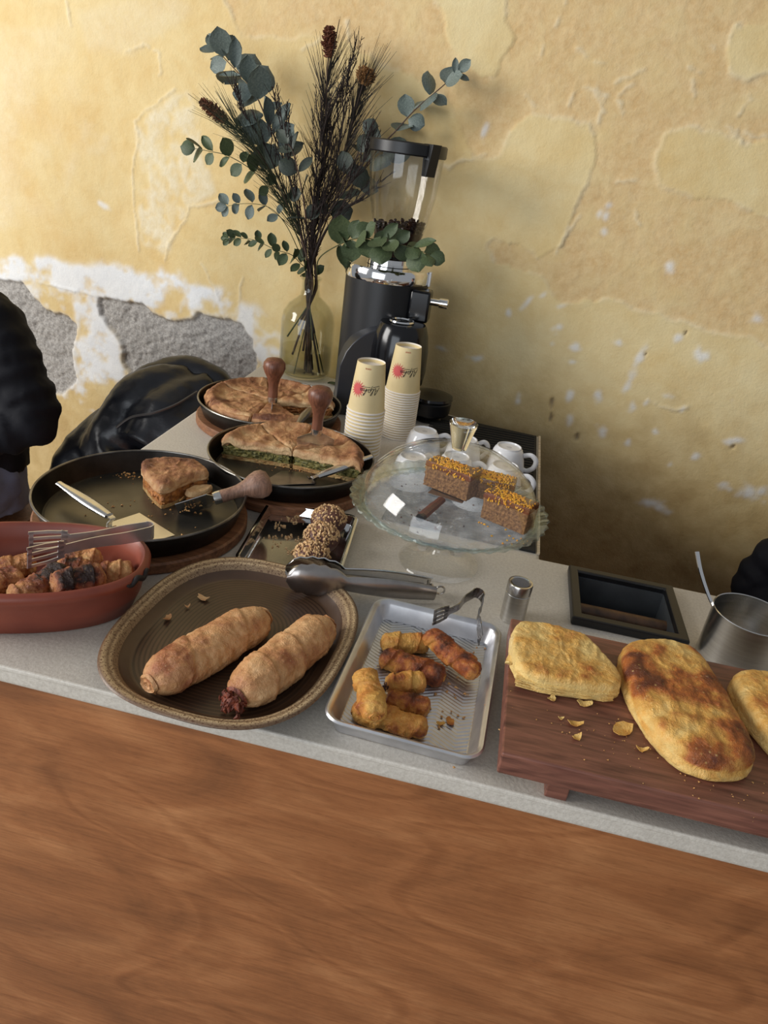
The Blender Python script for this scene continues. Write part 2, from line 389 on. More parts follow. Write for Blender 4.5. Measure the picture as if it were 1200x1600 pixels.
def speckle(name, c, dark, light):
    t = NT(name); n1 = t.noise(9, 4); n2 = t.noise(420, 2, 0.7)
    col = t.ramp(n1, [(0.3, lin(c)), (0.7, lin(light))])
    col = t.mix(t.ramp(n2, [(0.52, (0, 0, 0, 1)), (0.62, (1, 1, 1, 1))]), col, lin(dark))
    at = t.n('ShaderNodeAttribute', attribute_name='bake').outputs['Fac']
    col = t.mix(at, col, lin(dark))
    return t.bsdf(col, 0.4, 0, t.bump(n2, 0.15, 0.0005))
def microcement(name):
    t = NT(name); n1 = t.noise(3.2, 5, 0.6, dist=0.4); n2 = t.noise(240, 3, 0.7); n3 = t.noise(30, 4)
    col = t.ramp(n1, [(0.3, lin((198, 190, 178))), (0.7, lin((214, 207, 196)))])
    col = t.mix(0.35, col, t.ramp(n2, [(0.3, lin((150, 142, 130))), (0.7, lin((222, 217, 206)))]))
    b = t.bump(n2, 0.35, 0.0010); b = t.bump(n3, 0.25, 0.002, b)
    return t.bsdf(col, 0.52, 0, b)
def plywood(name):
    t = NT(name); vec = t.n('ShaderNodeTexCoord').outputs['Object']
    big = t.noise(1.3, 2, 0.45, vec, 0.9, (1.0, 1.0, 2.2))
    wv = t.n('ShaderNodeMath', operation='MULTIPLY'); t.l(big, wv.inputs[0]); wv.inputs[1].default_value = 34.0
    sn = t.n('ShaderNodeMath', operation='SINE'); t.l(wv.outputs[0], sn.inputs[0])
    fine = t.noise(7, 5, 0.65, vec, 0.3, (1.2, 30, 30)); fig = t.noise(5.0, 4, 0.6, vec, 0.8, (1.0, 1.0, 2.2))
    pores = t.noise(40, 3, 0.7, vec, 0.0, (1.6, 22, 22))
    col = t.ramp(fig, [(0.28, lin((136, 86, 50))), (0.5, lin((162, 104, 62))), (0.74, lin((186, 128, 82)))])
    band = t.ramp(sn.outputs[0], [(0.0, (0.84, 0.80, 0.76, 1)), (0.5, (1.02, 1.02, 1.02, 1)), (0.9, (1.06, 1.06, 1.06, 1)), (1.0, (0.80, 0.74, 0.68, 1))])
    col = t.mix(0.62, col, band, 'MULTIPLY')
    col = t.mix(0.8, col, t.ramp(fine, [(0.3, (0.72, 0.68, 0.64, 1)), (0.6, (1.06, 1.05, 1.04, 1))]), 'MULTIPLY')
    col = t.mix(0.5, col, t.ramp(pores, [(0.34, (0.55, 0.5, 0.46, 1)), (0.46, (1, 1, 1, 1))]), 'MULTIPLY')
    st = t.noise(1.3, 4, 0.6, vec, 0.9, (0.55, 1, 3.2))
    col = t.mix(t.ramp(st, [(0.60, (0, 0, 0, 1)), (0.72, (0.55, 0.55, 0.55, 1))]), col, lin((84, 52, 34)))
    return t.bsdf(col, 0.42, 0, t.bump(fine, 0.12, 0.0008))
def leaf(name, c1, c2):
    t = NT(name); n = t.noise(18, 3)
    col = t.ramp(n, [(0.3, lin(c1)), (0.7, lin(c2))])
    inf = t.n('ShaderNodeObjectInfo').outputs['Random']
    col = t.mix(1.0, col, t.ramp(inf, [(0, (0.72, 0.76, 0.78, 1)), (1, (1.18, 1.16, 1.12, 1))]), 'MULTIPLY')
    return t.bsdf(col, 0.55, 0, t.bump(t.noise(40, 3), 0.2, 0.001))
def cloth(name, c1, c2):
    t = NT(name); n = t.noise(6, 4); wv = t.noise(500, 2)
    return t.bsdf(t.ramp(n, [(0.3, lin(c1)), (0.7, lin(c2))]), 0.75, 0, t.bump(wv, 0.2, 0.0006), Specular_IOR_Level=0.2)
def plaster(name):
    t = NT(name); vec = t.n('ShaderNodeTexCoord').outputs['Object']
    A = t.n('ShaderNodeAttribute', attribute_name='layers').outputs['Color']; sp = t.n('ShaderNodeSeparateColor'); t.l(A, sp.inputs[0])
    A2 = t.n('ShaderNodeAttribute', attribute_name='layers2').outputs['Color']; sp2 = t.n('ShaderNodeSeparateColor'); t.l(A2, sp2.inputs[0])
    n1 = t.noise(2.2, 5, 0.6, vec, 0.6); n2 = t.noise(14, 5, 0.65, vec, 0.4); n3 = t.noise(160, 4, 0.7, vec); n4 = t.noise(55, 5, 0.7, vec)
    yel = t.ramp(n1, [(0.28, lin((220, 186, 124))), (0.5, lin((226, 201, 144))), (0.72, lin((232, 214, 166)))])
    yel = t.mix(0.30, yel, t.ramp(n2, [(0.3, lin((208, 172, 112))), (0.7, lin((236, 220, 176)))]))
    tan = t.ramp(n2, [(0.3, lin((214, 182, 128))), (0.7, lin((224, 195, 144)))])
    tan = t.mix(0.35, tan, t.ramp(n4, [(0.35, lin((200, 160, 108))), (0.6, lin((228, 202, 156)))]))
    pale = t.ramp(n4, [(0.3, lin((222, 206, 168))), (0.7, lin((236, 226, 200)))])
    white = t.ramp(n2, [(0.3, lin((226, 228, 230))), (0.7, lin((242, 242, 240)))])
    grey = t.ramp(n3, [(0.3, lin((132, 128, 124))), (0.7, lin((196, 192, 186)))])
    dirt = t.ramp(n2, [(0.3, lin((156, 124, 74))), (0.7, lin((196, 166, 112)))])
    c = t.mix(sp.outputs[2], yel, tan)
    c = t.mix(sp2.outputs[0], c, pale)
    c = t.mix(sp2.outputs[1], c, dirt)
    c = t.mix(sp.outputs[1], c, white)
    c = t.mix(sp.outputs[0], c, grey)
    hl = t.n('ShaderNodeMath', operation='MULTIPLY'); t.l(sp2.outputs[2], hl.inputs[0]); hl.inputs[1].default_value = 0.7; c = t.mix(hl.outputs[0], c, lin((120, 108, 96)))
    b = t.bump(n3, 0.4, 0.0025); b = t.bump(n4, 0.4, 0.004, b)
    return t.bsdf(c, 0.78, 0, b, Specular_IOR_Level=0.25)
make_materials()
# ================================================================== SETTING
def inpoly(S, Z, poly):
    r = np.zeros(S.shape, bool); n = len(poly); j = n - 1
    for i in range(n):
        (x1, y1), (x2, y2) = poly[i], poly[j]
        c = ((y1 > Z) != (y2 > Z)) & (S < (x2 - x1) * (Z - y1) / (y2 - y1 + 1e-12) + x1); r ^= c; j = i
    return r
def blur(a, k=1):
    for _ in range(k):
        p = np.pad(a, 1, mode='edge'); a = (p[:-2, 1:-1] + p[2:, 1:-1] + p[1:-1, :-2] + p[1:-1, 2:] + 2 * p[1:-1, 1:-1]) / 6
    return a
def build_wall():
    s = np.concatenate([np.arange(-3.2, -1.1, 0.15), np.arange(-1.1, 1.75, 0.0045), np.arange(1.75, 2.9, 0.15)])
    z = np.concatenate([np.arange(0, 0.3, 0.1), np.arange(0.3, 2.08, 0.0045), np.arange(2.08, 3.0, 0.1)])
    S, Z = np.meshgrid(s, z); P3 = np.stack([S, Z, np.zeros_like(S)], -1)
    wob = lambda sc, a, sd: a * fbm(P3, sc, 4, sd)
    Sw, Zw = S + wob(16, 0.022, 1), Z + wob(16, 0.022, 5)
    Sf, Zf = S + wob(45, 0.007, 2), Z + wob(45, 0.007, 6)
    def pm(pts, rough=False): q = [at_wall(*p) for p in pts]; return inpoly(Sw, Zw, q) if rough else inpoly(Sf, Zf, q)
    G1 = pm([(-60, 430), (5, 437), (35, 443), (52, 465), (70, 483), (105, 495), (120, 511), (112, 546), (115, 574), (119, 598), (98, 614), (80, 616), (0, 600), (-80, 590)])
    G2 = pm([(154, 465), (224, 476), (241, 493), (266, 502), (301, 499), (311, 490), (350, 499), (378, 506), (395, 535), (401, 567), (398, 590), (300, 640), (250, 630), (210, 595), (192, 570), (191, 539), (175, 518), (154, 490)])
    grey = (G1 | G2).astype(float)
    n_big = fbm(P3, 9, 5, 31); n_mid = fbm(P3, 22, 5, 37); n_fin = fbm(P3, 70, 4, 41); n_low = fbm(P3, 2.5, 4, 43)
    wz = pm([(-80, 402), (40, 398), (110, 418), (180, 412), (250, 420), (330, 448), (400, 480), (440, 520), (445, 590), (400, 610), (250, 600), (190, 600), (150, 640), (90, 640), (0, 560), (-80, 500)], True)
    ws = pm([(120, 480), (160, 480), (190, 570), (200, 600), (140, 590), (118, 540)], True)
    wt = pm([(-80, 405), (60, 402), (150, 425), (250, 428), (330, 455), (300, 480), (150, 460), (60, 440), (-80, 440)], True)
    ss = lambda x, a, c: np.clip((x - a) / (c - a), 0, 1)
    nm2 = n_big * 0.9 + n_mid * 0.9 + n_fin * 0.35
    white = np.clip(blur(wz * 1.0, 10) * ss(nm2, -0.10, 0.35) * 0.85 + blur(ws * 1.0, 6) * ss(nm2, -0.75, -0.2) + blur(wt * 1.0, 9) * ss(nm2, -0.55, 0.05) * 0.95, 0, 1)
    # coarse tan render on the right with smooth yellow islands
    P1 = pm([(690, 270), (720, 250), (780, 245), (800, 200), (828, 178), (880, 184), (926, 197), (932, 250), (910, 300), (893, 340), (878, 385), (840, 402), (812, 385), (770, 372), (740, 410), (690, 420)])
    P2 = pm([(1036, 210), (1080, 197), (1130, 212), (1165, 222), (1260, 215), (1260, 335), (1180, 335), (1130, 308), (1090, 310), (1030, 288), (1022, 250)])
    P3m = pm([(1135, 75), (1150, 35), (1190, 40), (1230, 60), (1215, 110), (1170, 125), (1138, 120)])
    P4 = pm([(640, -20), (790, -20), (800, 60), (770, 120), (735, 100), (700, 60), (690, 20)], True)
    tanr = pm([(690, -400), (2600, -400), (2600, 700), (1500, 640), (1300, 560), (1120, 520), (960, 470), (880, 470), (830, 430), (770, 410), (720, 330), (735, 220), (690, 150), (620, 110), (520, 60), (380, 60), (330, -60), (300, -400)], True)
    tan = (tanr & ~P1 & ~P2 & ~P3m & ~P4).astype(float); tan = tan * np.clip(0.8 + n_mid * 0.8, 0.25, 1)
    pale = blur(pm([(212, 190), (250, 160), (290, 140), (312, 175), (318, 250), (335, 300), (290, 330), (262, 395), (215, 380), (218, 250)], True) * 1.0, 3) * ss(n_mid + 0.5 * n_fin, -0.4, 0.15) * 0.8
    pale = pale + blur(pm([(120, 20), (260, -10), (300, 20), (200, 90), (130, 70)], True) * 1.0, 10) * 0.3
    pale = pale + 0.4 * blur(pm([(-80, 60), (110, 40), (130, 200), (100, 330), (-80, 380)], True) * 1.0, 12) * ss(n_big, -0.4, 0.4)
    pale = pale + 0.35 * blur(pm([(130, 190), (170, 185), (180, 260), (130, 240)], True) * 1.0, 8) * ss(n_mid, -0.3, 0.3)
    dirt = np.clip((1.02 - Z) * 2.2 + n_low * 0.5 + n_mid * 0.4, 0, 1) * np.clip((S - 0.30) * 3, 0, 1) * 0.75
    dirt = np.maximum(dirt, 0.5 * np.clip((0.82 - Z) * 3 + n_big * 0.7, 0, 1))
    # white filler spots
    hole = np.zeros_like(S)
    for px, py, rx, ry, an in [(1045, 420, 8, 11, 0), (794, 491, 5, 6, 0), (872, 513, 8, 8, 20), (899, 542, 9, 7, 0), (864, 536, 5, 6, 0), (894, 566, 8, 4, 0), (967, 539, 9, 6, -20), (1060, 530, 9, 10, -30), (1095, 556, 15, 12, -30), (1000, 556, 6, 26, -16), (985, 594, 7, 22, -12), (889, 619, 8, 12, 0), (935, 619, 9, 11, 0), (989, 638, 9, 12, 0), (891, 656, 6, 11, 0), (940, 673, 9, 11, 10), (982, 692, 6, 9, -15), (1025, 675, 8, 7, 0), (1181, 769, 32, 18, 10), (1130, 760, 16, 8, 0), (1046, 727, 5, 7, 0), (1086, 713, 6, 8, 0), (1039, 620, 13, 5, 8), (824, 472, 5, 22, -38), (850, 460, 4, 10, -38), (878, 479, 8, 5, 20), (947, 340, 6, 10, 0), (936, 338, 5, 9, 0), (952, 322, 6, 8, 0), (945, 364, 6, 7, 0), (1010, 628, 3, 8, -10), (1066, 640, 3, 7, -15), (1145, 624, 4, 4, 0), (757, 205, 5, 18, 0), (1180, 500, 12, 10, 0), (1020, 790, 30, 10, -5), (745, 560, 16, 5, 5), (690, 545, 14, 4, 0), (160, 320, 12, 6, -20), (1150, 690, 22, 6, 5), (810, 620, 5, 10, 0)]:
        cs, cz = at_wall(px, py); sx = at_wall(px + rx, py)[0] - cs; sz = abs(at_wall(px, py + ry)[1] - cz); a = math.radians(an)
        dx, dz = Sf - cs, Zf - cz; u = dx * math.cos(a) + dz * math.sin(a); v = -dx * math.sin(a) + dz * math.cos(a)
        q = 1 - np.sqrt((u / max(sx, .004)) ** 2 + (v / max(sz, .004)) ** 2); white = np.maximum(white, np.clip(q * 1.5 + n_fin * 1.1 + n_mid * 0.5, 0, 1) * 0.72)
    ridge = np.zeros_like(S)
    R = random.Random(5)
    strokes = [((868, 40), (872, 30)), ((880, 8), (884, 0)), ((850, 70), (848, 85)), ((905, 75), (918, 90)), ((925, 100), (945, 102)), ((912, 135), (948, 148)), ((930, 140), (945, 175)), ((945, 150), (934, 195)), ((960, 130), (1010, 105)), ((965, 150), (990, 130)), ((1075, 105), (1095, 115)), ((1083, 125), (1085, 150)), ((1150, 185), (1165, 165)), ((1150, 205), (1160, 225)), ((1135, 195), (1150, 215)), ((1165, 210), (1200, 215)), ((820, 145), (835, 165)), ((965, 155), (975, 175)), ((890, 165), (895, 145)), ((1110, 70), (1115, 72)), ((1170, 150), (1175, 155)), ((470, 80), (500, 60)), ((540, 30), (545, 60)), ((640, 600), (600, 610)), ((1000, 350), (990, 330)), ((960, 285), (990, 280))]
    cracks = [[(105, 0), (109, 20), (112, 42)], [(206, 266), (217, 217), (210, 189), (241, 164), (273, 140)], [(196, 80), (227, 70), (248, 84), (252, 115), (245, 121)], [(206, 266), (210, 332), (217, 392)], [(259, 406), (264, 381), (290, 343), (297, 325), (350, 311)], [(314, 410), (330, 440), (345, 470)], [(380, 430), (372, 480)], [(1010, 626), (1050, 640), (1075, 636)], [(640, 240), (700, 262), (760, 240)], [(870, 395), (888, 360), (905, 335)], [(60, 440), (150, 462)]]
    strokes += [(c[i], c[i + 1]) for c in cracks for i in range(len(c) - 1)]
    for (a, b) in strokes:
        A, Bq = np.array(at_wall(*a)), np.array(at_wall(*b)); d = Bq - A; L2 = d @ d + 1e-9
        tt = np.clip(((Sf - A[0]) * d[0] + (Zf - A[1]) * d[1]) / L2, 0, 1); dist = np.hypot(Sf - A[0] - tt * d[0], Zf - A[1] - tt * d[1])
        q = np.clip(1 - dist / (0.0028 + 0.0035 * np.clip(n_mid + 0.2, 0, 1)), 0, 1); ridge = np.maximum(ridge, q); pale = np.maximum(pale, np.clip(q * 2.5, 0, 1) * 0.6)
    for px, py, rr in [(864, 635, .016), (905, 692, .012), (862, 655, .010), (1070, 522, .007), (1010, 548, .006), (1140, 700, .006)]:
        cs, cz = at_wall(px, py); q = np.clip(1.3 - np.hypot((Sw - cs) * 2.0, Zw - cz) / rr, 0, 1); hole = np.maximum(hole, q)
    hole = np.clip(hole + 0.5 * n_fin * (hole > 0), 0, 1)
    greyb = blur(grey, 2)
    D = 0.0035 * n_low + 0.0016 * n_big + 0.0008 * n_mid
    edge = np.clip(np.abs(blur(tan, 3) - tan) * 2.2, 0, 1) * (fbm(P3, 12, 3, 77) > -0.15)
    pale = np.maximum(pale, edge * 0.55)
    D += -0.0034 * tan + tan * (0.0012 * n_fin + 0.0010 * n_mid) + 0.0012 * edge
    D += 0.0014 * blur(np.clip(pale, 0, 1), 1) + 0.0012 * blur(white, 1)
    D += ridge * 0.003 - hole * 0.009
    D += -0.0125 * greyb + greyb * (0.004 * n_mid + 0.0042 * n_fin + 0.003 * fbm(P3, 130, 2, 51))
    lip = np.clip(blur(grey, 7) - grey, 0, 1) * (1 - grey); D += lip * 0.004; white = np.maximum(white, np.clip(lip * 1.6 + n_fin * .3, 0, 1) * 0.7 * (lip > 0.12))
    X = W0[0] + S * WD[0] + D * WN[0]; Y = W0[1] + S * WD[1] + D * WN[1]
    V = np.stack([X, Y, Z], -1).reshape(-1, 3); nz, ns = S.shape
    I = np.arange(nz * ns).reshape(nz, ns); F = np.stack([I[:-1, :-1], I[:-1, 1:], I[1:, 1:], I[1:, :-1]], -1).reshape(-1, 4)
    me = bpy.data.meshes.new('wall_back'); me.vertices.add(len(V)); me.vertices.foreach_set('co', V.ravel())
    me.loops.add(F.size); me.loops.foreach_set('vertex_index', F.ravel().astype(np.int32))
    me.polygons.add(len(F)); me.polygons.foreach_set('loop_start', np.arange(0, F.size, 4, dtype=np.int32))
    me.update(calc_edges=True); me.polygons.foreach_set('use_smooth', np.ones(len(F), bool))
    one = np.ones(S.size)
    for nm, (r, g, b) in (('layers', (greyb, blur(white, 1), blur(tan, 1))), ('layers2', (blur(np.clip(pale, 0, 1), 1), np.clip(dirt, 0, 1), hole))):
        a = me.attributes.new(nm, 'FLOAT_COLOR', 'POINT'); a.data.foreach_set('color', np.stack([r.ravel(), g.ravel(), b.ravel(), one], -1).ravel().astype(np.float32))
    me.materials.append(MT['plaster'])
    o = bpy.data.objects.new('wall_back', me); COL.objects.link(o)
    tag(o, 'old yellow plaster wall with flaking paint and exposed grey cement patches', None, None, 'structure')
build_wall()
fl = B().box((0, 0.6, -0.025), (7.0, 7.4, 0.05)).build('floor', 'floor', smooth=False); tag(fl, 'plain worn concrete floor of the cafe', None, None, 'structure')

# ---- counter: worktop slab (with the knock box cut-out), plywood cladding
KX0, KX1, KY0, KY1 = 0.188, 0.338, 0.955, 1.085
def worktop():
    outer = [(-0.684, 0.586), (1.7, 0.586), (1.7, 1.128), (0.130, 1.128), (0.130, 1.775), (-0.05, 1.80), (-0.684, 2.035)]
    inner = [(KX0, KY0), (KX0, KY1), (KX1, KY1), (KX1, KY0)]
    bm = bmesh.new()
    def loop(pts):
        vs = [bm.verts.new((x, y, T)) for x, y in pts]; return [bm.edges.new((vs[i], vs[(i + 1) % len(vs)])) for i in range(len(vs))]
    ed = loop(outer) + loop(inner)
    bmesh.ops.triangle_fill(bm, edges=ed, use_beauty=True)
    r = bmesh.ops.extrude_face_region(bm, geom=list(bm.faces))
    for v in [g for g in r['geom'] if isinstance(g, bmesh.types.BMVert)]: v.co.z -= 0.026
    bmesh.ops.recalc_face_normals(bm, faces=bm.faces)
    me = bpy.data.meshes.new('worktop'); bm.to_mesh(me); bm.free(); me.materials.append(MT['counter'])
    o = bpy.data.objects.new('worktop', me); COL.objects.link(o)
    b = o.modifiers.new('bevel', 'BEVEL'); b.width = 0.007; b.segments = 4; b.limit_method = 'ANGLE'; b.angle_limit = math.radians(50)
    return o
tag(worktop(), 'pale grey beige microcement worktop carrying all the pastries', 'worktop')
def panel(name, c, d, label, rz=0):
    o = B().box((0, 0, 0), d).build(name, 'ply', smooth=False, bevel=0.001); o.location = c; o.rotation_euler = (0, 0, rz); return tag(o, label, 'panel')
panel('plywood_panel', (0.508, 0.601, 0.437), (2.37, 0.018, 0.872), 'reddish brown plywood panel facing the front of the counter')
panel('plywood_panel', (-0.668, 1.30, 0.437), (0.018, 1.36, 0.872), 'plywood side panel under the left edge of the worktop, beside the seated person')
panel('plywood_panel', (0.118, 1.45, 0.437), (0.018, 0.62, 0.872), 'plywood side panel under the mat edge, facing the barista gap')
panel('plywood_panel', (0.92, 1.117, 0.437), (1.54, 0.018, 0.872), 'plywood rear panel under the worktop, hidden behind the steel cup')

# ================================================================== PEOPLE AND JACKET
def loft(b, sections, n=20):       # sections: (centre, axis_u, axis_v) ellipse rings
    R = []
    for c, u, v in sections:
        c, u, v = Vector(c), Vector(u), Vector(v); R.append([c + u * math.cos(2 * PI * i / n) + v * math.sin(2 * PI * i / n) for i in range(n)])
    b.rings(R); return b
def blob(b, c, r, n=16):
    prof = [(math.sin(PI * k / n), -math.cos(PI * k / n)) for k in range(n + 1)]; prof[0] = (0, -1); prof[-1] = (0, 1)
    s0 = len(b.v); b.lathe(prof, 20)
    for i in range(s0, len(b.v)): x, y, z = b.v[i]; b.v[i] = (c[0] + x * r[0], c[1] + y * r[1], c[2] + z * r[2])
    return b
def remesh(o, vox, smooth_it=4, disp=0.0, dscale=0.08):
    m = o.modifiers.new('one_surface', 'REMESH'); m.mode = 'VOXEL'; m.voxel_size = vox; m.use_smooth_shade = True
    if smooth_it: s = o.modifiers.new('soften', 'SMOOTH'); s.iterations = smooth_it; s.factor = 0.5
    if disp:
        tx = bpy.data.textures.new('folds', 'MUSGRAVE' if False else 'CLOUDS'); tx.noise_scale = dscale; tx.noise_depth = 3
        d = o.modifiers.new('folds', 'DISPLACE'); d.texture = tx; d.strength = disp; d.mid_level = 0.5; d.texture_coords = 'LOCAL'
    return o
def limb(b, pts, rad, n=14, fold=0.0):
    P = smooth_path(pts, 6 if not fold else 14); rr = []
    m = len(P) - 1
    for i in range(len(P)):
        q = i / m * (len(rad) - 1); k = min(int(q), len(rad) - 2); rr.append((rad[k] * (1 - (q - k)) + rad[k + 1] * (q - k)) * (1 + fold * math.sin(i * 1.35 + 0.8 * math.sin(i * 0.5)) * (0.3 + i / m)))
    return b.tube(P, rr, n)
def hand(b, w, d, up, side):       # wrist, direction, palm-back normal, thumb side
    w, d, up = Vector(w), Vector(d).normalized(), Vector(up).normalized(); s = d.cross(up).normalized() * side
    loft(b, [(w - d * 0.02, s * 0.026, up * 0.020), (w + d * 0.03, s * 0.034, up * 0.017), (w + d * 0.075, s * 0.040, up * 0.015), (w + d * 0.092, s * 0.036, up * 0.012)], 14)
    for k, (L, off) in enumerate(((0.070, 0.030), (0.080, 0.010), (0.074, -0.010), (0.058, -0.029))):
        r0 = w + d * 0.085 + s * off; p = [r0, r0 + d * L * 0.45 - up * 0.006, r0 + d * L * 0.75 - up * 0.022, r0 + d * L * 0.9 - up * 0.040]
        b.tube(smooth_path(p, 4), [0.0088] * 9 + [0.0082, 0.0078, 0.0074, 0.006], 10)
    t0 = w + d * 0.025 + s * 0.030; b.tube(smooth_path([t0, t0 + d * 0.03 + s * 0.018, t0 + d * 0.055 + s * 0.020 - up * 0.012, t0 + d * 0.072 + s * 0.016 - up * 0.02], 4), [0.013] * 5 + [0.011] * 4 + [0.0095] * 3 + [0.007], 10)
def seated_person(loc, rz, label, arm_l, arm_r, knees, ground, hair_long=False, seat_h=0.46):
    # local frame: faces -Y, X to its own left; origin on the floor under the pelvis
    t = thing('person', label, 'person', loc, rz)
    pel, chest, neck = Vector((0, 0, seat_h + 0.10)), Vector((0, -0.02, seat_h + 0.42)), Vector((0, -0.02, seat_h + 0.60))
    b = B()
    X, Yv = Vector((1, 0, 0)), Vector((0, 1, 0))
    loft(b, [(pel - Vector((0, 0, 0.08)), X * 0.15, Yv * 0.11), (pel, X * 0.165, Yv * 0.12), (pel + Vector((0, 0, 0.15)), X * 0.145, Yv * 0.10), (chest, X * 0.165, Yv * 0.115), (neck - Vector((0, 0, 0.06)), X * 0.13, Yv * 0.08), (neck, X * 0.06, Yv * 0.06), (neck + Vector((0, -0.01, 0.09)), X * 0.052, Yv * 0.056)])
    hc = neck + Vector((0, -0.03, 0.19))
    blob(b, hc + Vector((0, 0.015, 0.02)), (0.077, 0.095, 0.105)); blob(b, hc + Vector((0, -0.02, -0.055)), (0.058, 0.072, 0.065))
    b.tube([hc + Vector((0, -0.080, 0.02)), hc + Vector((0, -0.105, -0.022)), hc + Vector((0, -0.088, -0.032))], [0.008, 0.014, 0.012], 8)
    for sx in (-1, 1): blob(b, hc + Vector((sx * 0.078, 0.015, 0.0)), (0.012, 0.022, 0.032), 8)
    b.tube([hc + Vector((-0.024, -0.083, -0.058)), hc + Vector((0, -0.092, -0.058)), hc + Vector((0.024, -0.083, -0.058))], [0.004, 0.008, 0.004], 8)
    for sx, arm in ((1, arm_l), (-1, arm_r)):
        sh = neck + Vector((sx * 0.185, 0.01, -0.075)); limb(b, [neck + Vector((sx * 0.08, 0, -0.06)), sh, arm[0], arm[1]], [0.055, 0.052, 0.038, 0.026]); hand(b, arm[1], arm[2], arm[3], -sx)
    for sx, kn, gr in ((1, knees[0], ground[0]), (-1, knees[1], ground[1])):
        limb(b, [pel + Vector((sx * 0.085, 0, -0.01)), kn, Vector(gr) + Vector((0, 0, 0.08))], [0.085, 0.058, 0.04])
        blob(b, Vector(gr) + Vector((0, -0.07, 0.045)), (0.04, 0.12, 0.036))
    remesh(b.build('body', 'skin', t), 0.009, 3)
    j = B()
    up = Vector((0, 0, 1))
    loft(j, [(pel + up * 0.02, X * 0.185, Yv * 0.135), (pel + up * 0.06, X * 0.185, Yv * 0.14), (pel + up * 0.18, X * 0.175, Yv * 0.13), (chest, X * 0.195, Yv * 0.14), (neck - up * 0.07, X * 0.165, Yv * 0.105), (neck - up * 0.01, X * 0.085, Yv * 0.08), (neck + up * 0.035, X * 0.075, Yv * 0.075)])
    for sx, arm in ((1, arm_l), (-1, arm_r)):
        sh = neck + Vector((sx * 0.19, 0.01, -0.085)); a0, a1 = Vector(arm[0]), Vector(arm[1]); limb(j, [neck + Vector((sx * 0.09, 0, -0.07)), sh, sh.lerp(a0, 0.5) + Vector((sx * 0.012, 0, 0)), a0, a0.lerp(a1, 0.5), a1], [0.072, 0.076, 0.068, 0.060, 0.052, 0.041], 18, 0.10)
    remesh(j.build('jacket', 'navy', t), 0.009, 2, 0.020, 0.07)
    q = B()
    loft(q, [(pel - up * 0.10, X * 0.17, Yv * 0.13), (pel, X * 0.175, Yv * 0.13), (pel + up * 0.04, X * 0.16, Yv * 0.115)])
    for sx, kn, gr in ((1, knees[0], ground[0]), (-1, knees[1], ground[1])):
        limb(q, [pel + Vector((sx * 0.09, 0, -0.01)), pel.lerp(Vector(kn), 0.5) + Vector((sx * 0.045, 0, 0.01)), kn, Vector(gr) + Vector((0, 0.01, 0.10))], [0.105, 0.098, 0.08, 0.06])
    remesh(q.build('trousers', 'trouser', t), 0.010, 4, 0.016, 0.07)
    for gr in ground:
        s = B(); g = Vector(gr); loft(s, [(g + Vector((0, 0.05, 0.04)), X * 0.030, up * 0.038), (g + Vector((0, 0.03, 0.05)), X * 0.042, up * 0.048), (g + Vector((0, -0.08, 0.042)), X * 0.046, up * 0.040), (g + Vector((0, -0.17, 0.034)), X * 0.042, up * 0.032), (g + Vector((0, -0.20, 0.03)), X * 0.02, up * 0.02)]); s.build('shoe', 'shoe', t)
    h = B(); blob(h, hc + Vector((0, 0.035, 0.045)), (0.088, 0.10, 0.095)); blob(h, hc + Vector((0, 0.06, -0.02)), (0.08, 0.075, 0.08))
    remesh(h.build('hair', 'hair', t), 0.008, 3, 0.012, 0.03)
    for sx in (-1, 1):
        e = B(); blob(e, hc + Vector((sx * 0.031, -0.076, 0.012)), (0.011, 0.008, 0.008), 8); e.build('eye', 'white_china', t)
    return t
def stool(loc, label, h=0.45, rz=0):
    t = thing('stool', label, 'stool', loc, rz); b = B(); b.lathe([(0, h - 0.035), (0.165, h - 0.035), (0.175, h - 0.02), (0.172, h - 0.004), (0.16, h), (0, h)], 32); b.build('seat', 'chair_wood', t)
    for k in range(4):
        a = PI / 4 + k * PI / 2; q = B().tube([(0.11 * math.cos(a), 0.11 * math.sin(a), h - 0.03), (0.17 * math.cos(a), 0.17 * math.sin(a), 0)], [0.018, 0.014], 10); q.build('leg', 'chair_wood', t)
    return t
# person at the left edge: dark jacket, sitting turned away to the left, hands in the lap
stool((-1.365, 1.56, 0), 'wooden stool under the person in the navy jacket', 0.47)
seated_person((-1.365, 1.56, 0), math.radians(-18), 'person in navy jacket and slate trousers seated at the left edge', ((0.315, -0.02, 0.82), (0.13, -0.24, 0.73), (-0.8, -0.6, -0.1), (0, -0.2, 1)), ((-0.30, -0.04, 0.80), (-0.10, -0.26, 0.69), (0.8, -0.5, -0.1), (0, -0.2, 1)), ((0.20, -0.47, 0.58), (-0.16, -0.45, 0.58)), ((0.19, -0.50, 0), (-0.16, -0.48, 0)), seat_h=0.50)
